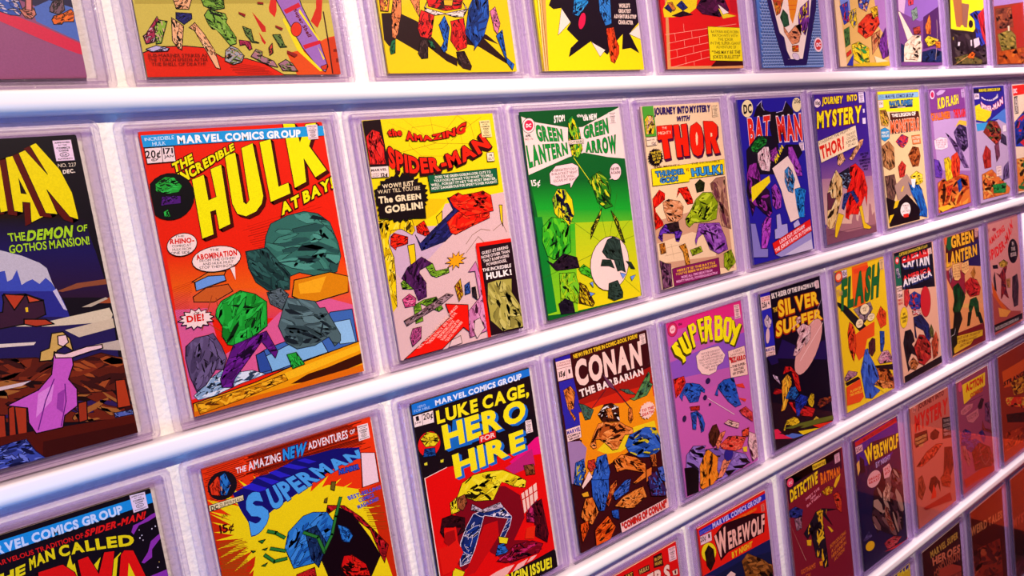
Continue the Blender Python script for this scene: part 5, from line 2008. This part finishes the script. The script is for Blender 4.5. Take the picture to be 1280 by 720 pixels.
COVERS['r3c8'] = r'''base d89058
p 401018 54,-29 870,-8 1033,30 1013,307 19,199
p 281848 561,115 995,92 1052,338 478,275
p e09058 -22,326 166,495 463,520 993,682 1037,796 -18,650
p 8a2030 -7,265 512,318 506,525 225,516 -21,320
p d8a050 335,595 573,613 589,734 290,693
p d88a50 0,574 1011,709 979,840 218,810 -4,765
p 701418 -16,814 979,840 1012,1002 -17,988
@shape_artwork
m 381 06140a 0c3818,104820,0a2810 146,404 313,417 490,497 501,545 378,600 305,630 332,698 145,672 119,605 219,541 153,462
m 382 06140a 0c3818,104820 604,577 811,571 864,638 877,774 765,759 721,659 567,731 564,651
m 383 2a0404 b82020,d83028,901818 463,429 669,401 866,437 961,522 900,582 631,561 530,515
m 384 2a1408 d88838,c07028 679,363 803,317 833,380 753,431
m 385 1c0c18 b88890,704858 75,268 162,253 182,344 85,396
p 08100c 144,632 321,656 360,720 218,810 149,917 69,982 -18,994 -16,814 -3,758 81,758
p 08180c 534,685 643,699 549,806 472,801
p 08180c 775,717 887,733 968,839 864,831
s d0c0c0 5 -8,822 110,814 141,773
@title_lettering
t e8a828 w2,o=2a0c08:4 "GREEN" 203,-2 832,8 841,110 188,103
t e8a828 w2,o=2a0c08:4 "LANTERN" 47,127 916,134 911,230 29,244
@emblem
E d85828 3 71,29 130,25 63,-6
p 18502a 99,0 203,-2 198,104 112,115 60,72
@approval_stamp
stamp d89890 6 9 884,0 971,-1 964,76 879,75
@speech_balloon
P e8b068 3 187,236 377,244 390,368 321,386 218,371 176,324
T 602010 w0 "SO YOU|ARE THE|NEW ONE|WHO HAS|MY RING" 210,245 379,252 380,364 200,359
@speech_balloon
P e8b068 3 439,258 639,247 641,332 525,355 434,322
T 602010 w0 "IT IS|MINE NOW|BY OATH" 455,263 636,260 630,324 447,330
@caption_box
P d0a020 3 168,842 919,893 907,945 631,938 532,969 60,977 61,929 163,906
T 602008 w1 "BACK AGAIN, THE GREATEST|OF THEM ALL IN A BOOK|LENGTH THRILLER" 188,848 906,898 624,963 120,951'''.split('\n')
COVERS['r3c9'] = r'''base c88078
p a04038 -21,610 592,856 924,902 891,1158 -46,1016
p c85018 25,514 225,696 470,826 345,823 44,639
p d88838 182,773 592,856 430,891 211,860
@title_lettering
t d81c20 w2 "AMAZING" 18,143 526,55 563,113 41,199
t d81c20 w2 "SPIDER-MAN" -26,232 444,191 790,16 820,109 500,272 -27,333
E a02838 0 215,71 275,73 211,55
t 802830 w1 "12¢" -27,39 67,41 63,74 -25,79
@burst_caption
E 180c14 3 782,322 951,333 795,211
T c8a8a0 w1 "IN|THIS|ISSUE" 715,225 869,233 886,382 692,376
@shape_artwork
m 391 0c0810 181420,301820 82,378 249,390 265,426 98,411
m 392 2a1c08 d0a038,b08028 276,379 453,364 595,407 536,443 339,424
m 393 2a0808 801c20,a02828,401428 141,433 319,508 408,449 545,402 593,414 470,505 445,613 564,754 515,748 388,641 293,726 270,716 360,547
m 394 1c0c10 c88848,a86838 485,548 638,552 617,641 515,636
m 395 100c14 302028,50303a 693,538 879,524 902,655 833,832 699,843 674,726
m 396 100c14 302028 80,487 141,433 166,634 102,598
@caption_banner
p 14080c -33,909 959,926 960,980 -24,976
t b0a098 w1 "INTRODUCING SPIDER-MAN" 46,934 820,946 821,975 51,966'''.split('\n')
COVERS['r4c0'] = r'''base d81010
@tagline_lettering
P 3a0c0c 3 721,13 817,17 824,94 710,77
T c89a38 w2 "IRON|MAN!" 729,23 815,26 805,84 726,74
P 3a0c0c 3 536,38 660,43 661,79 539,67
t c8a058 w2 "HULK!" 546,41 654,47 651,69 547,67
P 3a0c0c 3 378,23 477,29 477,67 378,58
t c89a38 w2 "ANT" 387,25 471,32 469,52 385,50
@title_lettering
t f0c8b8 w2,o=501010:4 "AVENGERS" 45,72 893,104 881,195 42,155
@approval_stamp
stamp f0c0c8 7 11 897,15 987,21 985,103 895,96
@issue_box
P f0c8b0 3 914,154 980,157 977,191 923,183
t 401018 w1 "1" 940,159 962,161 960,181 941,179
@shape_artwork
m 401 2a0408 c02030,3050a0,e0a030,40803a 60,195 863,264 942,832 33,660'''.split('\n')
COVERS['r4c1'] = r'''base e01c10
p 181c50 -4,291 396,302 1006,325 996,575
p 14183c 153,336 546,343 1040,406 987,609
@publisher_banner
p 2028a8 13,16 1005,20 1010,59 19,50
@banner_lettering<publisher_banner
t c8b8f0 w2 "MARVEL COMICS GROUP" 199,18 933,24 931,56 200,52
T 8880e0 w0 "WEREWOLF|BY NIGHT" 25,26 177,29 174,57 27,46
@tagline_lettering
t f08818 w1 "BEWARE OF THE HORROR!" 418,68 845,76 844,93 419,86
@title_lettering
p 2a0810 196,101 342,59 776,98 967,141 925,259 371,244 257,268
t f0b0a0 w2,o=2a0810:5 "W" 206,99 372,79 375,228 222,254
t f0b0a0 w2,o=2a0810:5 "EREWOLF" 394,122 956,143 930,256 385,231
t e8b820 w2 "BY NIGHT" 417,257 731,266 718,302 417,297
@price_box
P e8c0c8 2 18,54 173,61 170,115 17,107
t 301020 w1 "20¢" 20,59 93,63 92,94 21,90
t 301020 w1 "1" 126,66 148,68 149,93 127,92
@approval_stamp
stamp e87060 6 10 913,75 969,77 964,127 913,124
@emblem
E e8d018 2 111,174 209,183 99,113
m 411 100808 201010,301810 50,157 114,125 177,175 185,252 108,290 64,244
@shape_artwork
m 412 1c0c04 804818,a06028,502c10 527,338 635,315 859,429 1014,508 987,609 550,484
P e8c0b8 3 307,376 379,366 440,400 399,440'''.split('\n')
COVERS['r4c2'] = r'''base 7a1828
p 380c28 -8,-12 968,6 962,148 535,90 20,173
h 100810 14 26 -11,1 959,7 957,51 -9,56
P e0b828 0 450,6 679,16 687,54 457,47
t 402008 w1 "featuring" 457,12 673,22 672,44 463,38
@emblem
E e04060 3 73,39 128,42 74,8
t f0c0c8 w2 "DC" 47,29 104,32 102,53 50,50
@title_lettering
t f0c818 w2,o=2a0810:4 "DETECTIVE" 49,88 532,65 512,149 50,171
t e87018 w2,o=2a0810:4 "BATMAN" 570,91 920,127 906,186 567,177
@approval_stamp
stamp e0a0b0 7 11 842,25 939,25 938,90 844,91
@caption_lettering
T e88898 w1 "MEET THE|NEW|BATGIRL!" 290,200 531,179 549,251 298,273
@shape_artwork
m 421 2a1404 e0a818,c88818,d84818 556,224 685,213 771,241 743,278 634,273
p e0a818 781,236 839,192 926,180 888,218 804,256
m 422 2a0404 c02818,d84828 741,285 836,279 897,339 885,469 806,404
m 423 080c28 1c2468,2c3480 -11,212 109,215 232,266 195,322 -12,258
m 424 1c0c18 a07080,805868 69,288 200,304 180,384 89,387
m 425 100810 1c1420,281828,e0a818 129,407 369,368 426,325 531,382 851,387 547,415 648,501 516,445 523,515 556,681 570,823 479,795 461,673 376,629 367,472 270,484
p e0a818 236,484 313,501 303,541 238,522
p e0a818 604,484 648,501 700,544 663,544
p e0b820 400,530 498,518 539,549 418,554
p e08018 409,687 467,694 458,731 414,717
s e0a890 3 -2,306 192,614
T d87028 w1 "INTRODUCING|A LIVE NEW|HEROINE IN|ACTION!" 619,620 916,593 920,735 607,774
T d86028 w1 "GOTHAM'S|GAL" 92,651 343,667 318,767 94,737'''.split('\n')
COVERS['r4c3'] = r'''base 181438
p 241c78 36,7 989,-7 1025,184 758,289 56,215
@publisher_banner
p b81c20 39,19 973,6 982,48 39,53
@banner_lettering<publisher_banner
t 701020 w2 "MARVEL COMICS GROUP" 214,24 911,16 912,38 218,48
@price_box
P d8a0a8 2 34,55 183,60 187,110 41,109
t 301020 w1 "25¢" 41,68 169,71 168,98 48,98
@title_lettering
p 120c28 213,111 374,84 1001,135 971,253 375,253 284,261
t f0c818 w2,o=120c28:5 "W" 211,119 390,91 387,209 254,250
t f0c818 w2,o=120c28:5 "EREWOLF" 404,124 989,135 961,243 415,231
t a898c8 w1 "BY NIGHT" 432,254 765,262 763,298 432,297
@shape_artwork
p d8a048 33,179 92,162 93,238 42,272
p 100c18 109,135 194,184 193,275 86,267
m 431 0c0810 1c1018,a07868,3a2028,704848 580,345 875,394 1001,470 1017,604 981,940 742,912 575,821 451,757 303,799 228,654 323,459 484,449
m 432 1c0c10 c89078,d8a890,a06858 538,509 669,452 693,545 673,620 521,576
m 433 1c0c10 a06050,8a3828 537,604 641,653 609,685 754,866 660,858 532,714
m 434 1c0810 b83038,c85050,902830 438,897 533,890 697,900 880,947 725,981 514,966
E e0a818 4 158,839 256,850 159,801
m 435 140c28 584878,403060 0,767 167,717 239,782 86,774
p c02028 445,963 965,1002 1020,983 1051,1058 711,1034
@speech_balloon
E d89898 3 364,366 516,370 367,304
T b81820 w2 "DREAD|BEAST" 242,340 498,350 485,402 252,388
@speech_balloon
P d89898 3 573,328 726,321 771,379 699,427 585,415
T b81820 w2 "STAY|BACK" 605,339 733,339 731,394 612,399'''.split('\n')
COVERS['r4c4'] = r'''base b85848
@title_lettering
t 601818 w2 "JOURNEY INTO" 189,-1 892,6 882,47 198,45
t c82018 w2,o=801010:3 "MYSTERY" 101,77 975,86 936,213 80,213
@price_box
E d87868 3 102,24 152,25 104,-4
t 301018 w1 "12¢" 67,13 144,16 143,40 73,39
@burst_caption
P 140c10 3 66,219 379,249 389,336 75,337 47,298
T b88848 w2 "PRESENTING|THE MIGHTY|THOR" 75,254 361,271 337,367 59,350
P 140c10 0 788,228 1033,256 1011,438 758,404
T a08078 w1 "THE MOST|EXCITING|HERO OF|THEM ALL" 817,242 1016,265 993,417 791,393
@shape_artwork
m 441 0c0808 1c1014,2a1818 449,288 584,282 694,330 643,371 511,361 439,329
m 442 2a0804 a02818,c84028,701810 12,489 311,421 579,409 792,437 504,496 156,522
m 443 1c0808 501814,381010,7a2018 784,470 1002,498 1000,684 806,835 688,745
m 444 0c0808 1c1014,281410 289,722 361,644 491,657 580,738 612,832 499,736 373,810
p d02818 435,722 483,802 473,843 342,829
m 445 1c0c08 783020,5a2418,a04830 64,585 169,575 239,710 118,783 29,727
m 446 2a0808 902818,b03820 614,711 849,659 901,795 858,855 650,789
p 9a2018 126,853 850,889 887,969 196,887'''.split('\n')
COVERS['r4c5'] = r'''base 8a3850
@title_lettering
p e0b020 181,44 913,48 885,165 198,222
s 2a1010 6 821,154 847,46
s 2a1010 6 198,222 799,243
t c82018 w2,o=501010:3 "ACTION" 284,61 826,66 819,135 283,129
t c85018 w2,o=401010:3 "COMICS" 405,164 802,164 801,206 405,203
@emblem
E c04060 3 118,51 180,48 114,5
@speech_balloon
P b86068 3 81,259 256,237 471,258 429,297 205,319 87,296
T 501018 w0 "UP, UP|AND OFF" 110,265 406,265 414,294 123,299
@speech_balloon
P b86068 3 232,333 613,331 627,407 427,434 279,396
T 501018 w0 "LOOK|OUT!" 276,346 576,351 580,399 296,390
@shape_artwork
m 451 100810 402028,281820 585,316 731,250 822,285 736,363 642,345
m 452 1c0c18 6a3858,803a60,50284a 815,312 1112,337 1107,498 958,546 805,488
m 453 080c28 182868,1c3078 51,443 174,440 347,501 325,589 133,605 21,563
m 454 080c28 182868 561,544 690,550 803,630 722,689
m 455 200c10 903028,702020 685,437 821,557 1142,639 1006,632 659,544
m 456 080c28 1c3070,142050 42,540 295,583 486,585 781,720 392,705 273,671 135,596
m 457 200c10 a85858,8a4048 35,566 138,587 281,765 211,796 84,677
m 458 140808 301018,501820,802028 275,662 570,639 909,746 1074,915 862,937 615,855 348,881
s c09088 3 561,674 623,819 708,880 830,863 884,779
p a02018 35,876 606,891 1065,952 1084,1015 76,959'''.split('\n')
COVERS['r4c6'] = r'''base 8a2818
@shape_artwork
p c84818 123,153 985,158 931,388 154,311
m 461 2a0c04 c87818,d89028,a04c18,602010 369,291 949,312 908,484 475,446
m 462 2a0404 d02818,e05020,e0a030 134,394 901,513 869,647 181,489
m 463 100808 201010,381410 130,556 865,667 839,772 143,646
m 464 2a0804 a83018,c84820,802010 57,715 835,791 798,945 -62,922
@title_lettering
t 301010 w2 "STRANGE" 151,253 922,267 910,315 141,294'''.split('\n')
COVERS['r5c0'] = r'''base 301014
@title_lettering
t b88838 w2 "MARVEL SUPER" 210,45 950,66 937,125 221,104
t c86848 w2 "HEROES" 246,107 977,190 961,258 254,179
t a04830 w2 "CONCLUSION" 251,247 535,208 961,258 945,326 569,288 300,314
@shape_artwork
p a83828 418,253 729,299 960,384 958,511 273,428
m 501 1c0808 8a3028,a84838,60201c 300,314 982,409 916,1181 185,1016'''.split('\n')
COVERS['r5c1'] = r'''base 4a1410
@shape_artwork
m 511 1c0808 902818,702018,501818,b04828 -52,317 913,432 921,827 -31,601
m 512 1c0808 802018,602018 -58,593 934,772 781,1200 -120,1200
@title_lettering
t c07040 w2 "WEIRD TALES" 6,130 964,212 953,287 1,212'''.split('\n')
COVERS['r5c2'] = r'''base 1a1014
@shape_artwork
m 521 100808 301018,48182a,602838 -20,780 754,866 582,1200 -126,1200
@title_lettering
t 904838 w2 "MYSTERY" 36,386 850,444 828,542 32,475'''.split('\n')
COVERS['r5c3'] = r'''base 302880
@shape_artwork
p d8b020 729,1 1044,53 1021,146 709,85
@title_lettering
t e8c830 w2 "SPACE" 642,-16 1036,-16 1021,46 628,45'''.split('\n')

# (cover, left edge, width, height, bottom from camera height, thickness, what it looks like)
COMICS = [
    ('r1c0', -0.0642, 0.1720, 0.2618, 0.15387, 0.0026, 'dull purple comic with a diagonal red band'),
    ('r1c1', 0.1551, 0.1840, 0.2618, 0.15387, 0.0026, 'olive comic with a purple rocket over red ground'),
    ('r1c2', 0.3946, 0.1738, 0.2618, 0.15387, 0.0026, 'yellow comic with red and blue shapes over a black shadow'),
    ('r1c3', 0.6106, 0.1806, 0.2618, 0.15387, 0.0032, 'bright yellow comic with a ragged black hole in its cover'),
    ('r1c4', 0.8395, 0.1765, 0.2618, 0.15387, 0.0032, 'red brick-patterned comic with a yellow note panel'),
    ('r1c5', 1.0668, 0.1775, 0.2618, 0.15387, 0.0026, 'blue patterned comic with a dark V-shaped panel'),
    ('r1c6', 1.2978, 0.1767, 0.2618, 0.15387, 0.0026, 'crowded multicolour comic with a wide cream left strip'),
    ('r1c7', 1.5214, 0.1756, 0.2618, 0.15387, 0.0026, 'purple comic with a tall cream splash over dark blue'),
    ('r1c8', 1.7426, 0.1776, 0.2618, 0.15387, 0.0026, 'black and yellow comic with an orange fireball'),
    ('r1c9', 1.9723, 0.1780, 0.2618, 0.15387, 0.0026, 'brown and dark red comic, last of the top row'),
    ('r2c0', -0.0812, 0.1720, 0.2610, -0.15367, 0.0026, 'night-sky comic with a pink dress and red-roofed house'),
    ('r2c1', 0.1387, 0.1710, 0.2604, -0.15367, 0.0026, 'large red comic with a towering four-letter yellow title'),
    ('r2c2', 0.3540, 0.1690, 0.2596, -0.15367, 0.0026, 'yellow-topped comic with a red title and red arrow'),
    ('r2c3', 0.5644, 0.1682, 0.2593, -0.15367, 0.0026, 'green comic with two green titles on pale wedges'),
    ('r2c4', 0.7753, 0.1705, 0.2575, -0.15367, 0.0026, 'cream comic with a huge four-letter red title'),
    ('r2c5', 0.9904, 0.1723, 0.2593, -0.15367, 0.0026, 'deep blue comic with a split red title'),
    ('r2c6', 1.2031, 0.1720, 0.2609, -0.15367, 0.0026, 'purple comic with a shaky yellow title'),
    ('r2c7', 1.4191, 0.1645, 0.2602, -0.15367, 0.0026, 'tan comic with a yellow top and orange title'),
    ('r2c8', 1.6239, 0.1698, 0.2594, -0.15367, 0.0026, 'mauve comic with a slanted yellow title'),
    ('r2c9', 1.8345, 0.1692, 0.2592, -0.15367, 0.0026, 'lilac comic with a blue top and a curved pale title'),
    ('r2c10', 2.0480, 0.1700, 0.2595, -0.15367, 0.0026, 'cream, red and blue comic cut by the right edge'),
    ('r3c0', -0.0808, 0.1720, 0.2586, -0.46393, 0.0026, 'black comic with purple crackle at the bottom left'),
    ('r3c1', 0.1353, 0.1725, 0.2607, -0.46393, 0.0026, 'red comic with a blue block title and pale 1'),
    ('r3c2', 0.3572, 0.1660, 0.2605, -0.46393, 0.0026, 'black and red comic with a blue-edged yellow title'),
    ('r3c3', 0.5651, 0.1682, 0.2618, -0.46393, 0.0026, 'maroon and orange comic with a heavy pale title'),
    ('r3c4', 0.7731, 0.1747, 0.2618, -0.46393, 0.0026, 'pink comic with an arched yellow title'),
    ('r3c5', 0.9968, 0.1737, 0.2614, -0.46393, 0.0026, 'black comic with a two-line yellow title'),
    ('r3c6', 1.2174, 0.1734, 0.2606, -0.46393, 0.0026, 'yellow comic with a slanted dark green title'),
    ('r3c7', 1.4299, 0.1637, 0.2600, -0.46393, 0.0026, 'pale comic with a black top and two-line title'),
    ('r3c8', 1.6423, 0.1715, 0.2586, -0.46393, 0.0026, 'orange-tan comic with a two-line golden title'),
    ('r3c9', 1.8605, 0.1740, 0.2613, -0.46393, 0.0026, 'dusky pink comic with a rising red title'),
    ('r4c0', 0.5682, 0.1720, 0.2579, -0.77575, 0.0026, 'bright red comic with small dark name boxes'),
    ('r4c1', 0.7888, 0.1680, 0.2580, -0.77575, 0.0026, 'red comic with a jagged pale title'),
    ('r4c2', 1.0137, 0.1771, 0.2565, -0.77575, 0.0026, 'crimson comic with a checked black strip on top'),
    ('r4c3', 1.2272, 0.1651, 0.2558, -0.77575, 0.0026, 'navy comic with a jagged yellow title'),
    ('r4c4', 1.4435, 0.1682, 0.2547, -0.77575, 0.0026, 'dull red comic with black note boxes'),
    ('r4c5', 1.6498, 0.1624, 0.2523, -0.77575, 0.0026, 'plum comic with a yellow corner title panel'),
    ('r4c6', 1.8686, 0.1680, 0.2561, -0.77575, 0.0026, 'dark orange-brown comic, last of the fourth row'),
    ('r5c0', 1.4421, 0.1760, 0.2575, -1.08595, 0.0026, 'dark comic with slanting dim gold lettering'),
    ('r5c1', 1.6686, 0.1760, 0.2575, -1.08595, 0.0026, 'rust-brown comic behind the orange reflection'),
    ('r5c2', 1.8900, 0.1760, 0.2575, -1.08595, 0.0026, 'near-black comic in the bottom right corner'),
    ('r5c3', 1.2170, 0.1760, 0.2575, -1.08595, 0.0026, 'blue comic barely showing at the bottom edge'),
]
ROWS = {'1': 'top row', '2': 'second row', '3': 'third row', '4': 'fourth row', '5': 'lowest row'}
CASE_W = {'1': 0.2170, '2': 0.2080, '3': 0.2080, '4': 0.2080, '5': 0.2080}
CASE_H = 0.2835
CENTRE = {c[0]: c[1] + c[2] / 2 for c in COMICS}
for row, cw in CASE_W.items():                                  # neighbouring cases stand side by side without touching
    names = sorted((c[0] for c in COMICS if c[0][1] == row), key=lambda c: CENTRE[c])
    for _ in range(30):
        for a, b in zip(names, names[1:]):
            short = cw + 0.0012 - (CENTRE[b] - CENTRE[a])
            if short > 0:
                CENTRE[a] -= short / 2
                CENTRE[b] += short / 2
for code, x, w, h, zb, thick, phrase in COMICS:
    row = code[1]
    add_comic(code, x, w, h, CZ + zb, thick, phrase, ROWS[row], 'comic books in the ' + ROWS[row])
    add_case(CENTRE[code], CZ + zb - DROP, CASE_W[row], CASE_H, 'clear plastic case holding the ' + phrase, 'clear cases in the ' + ROWS[row])
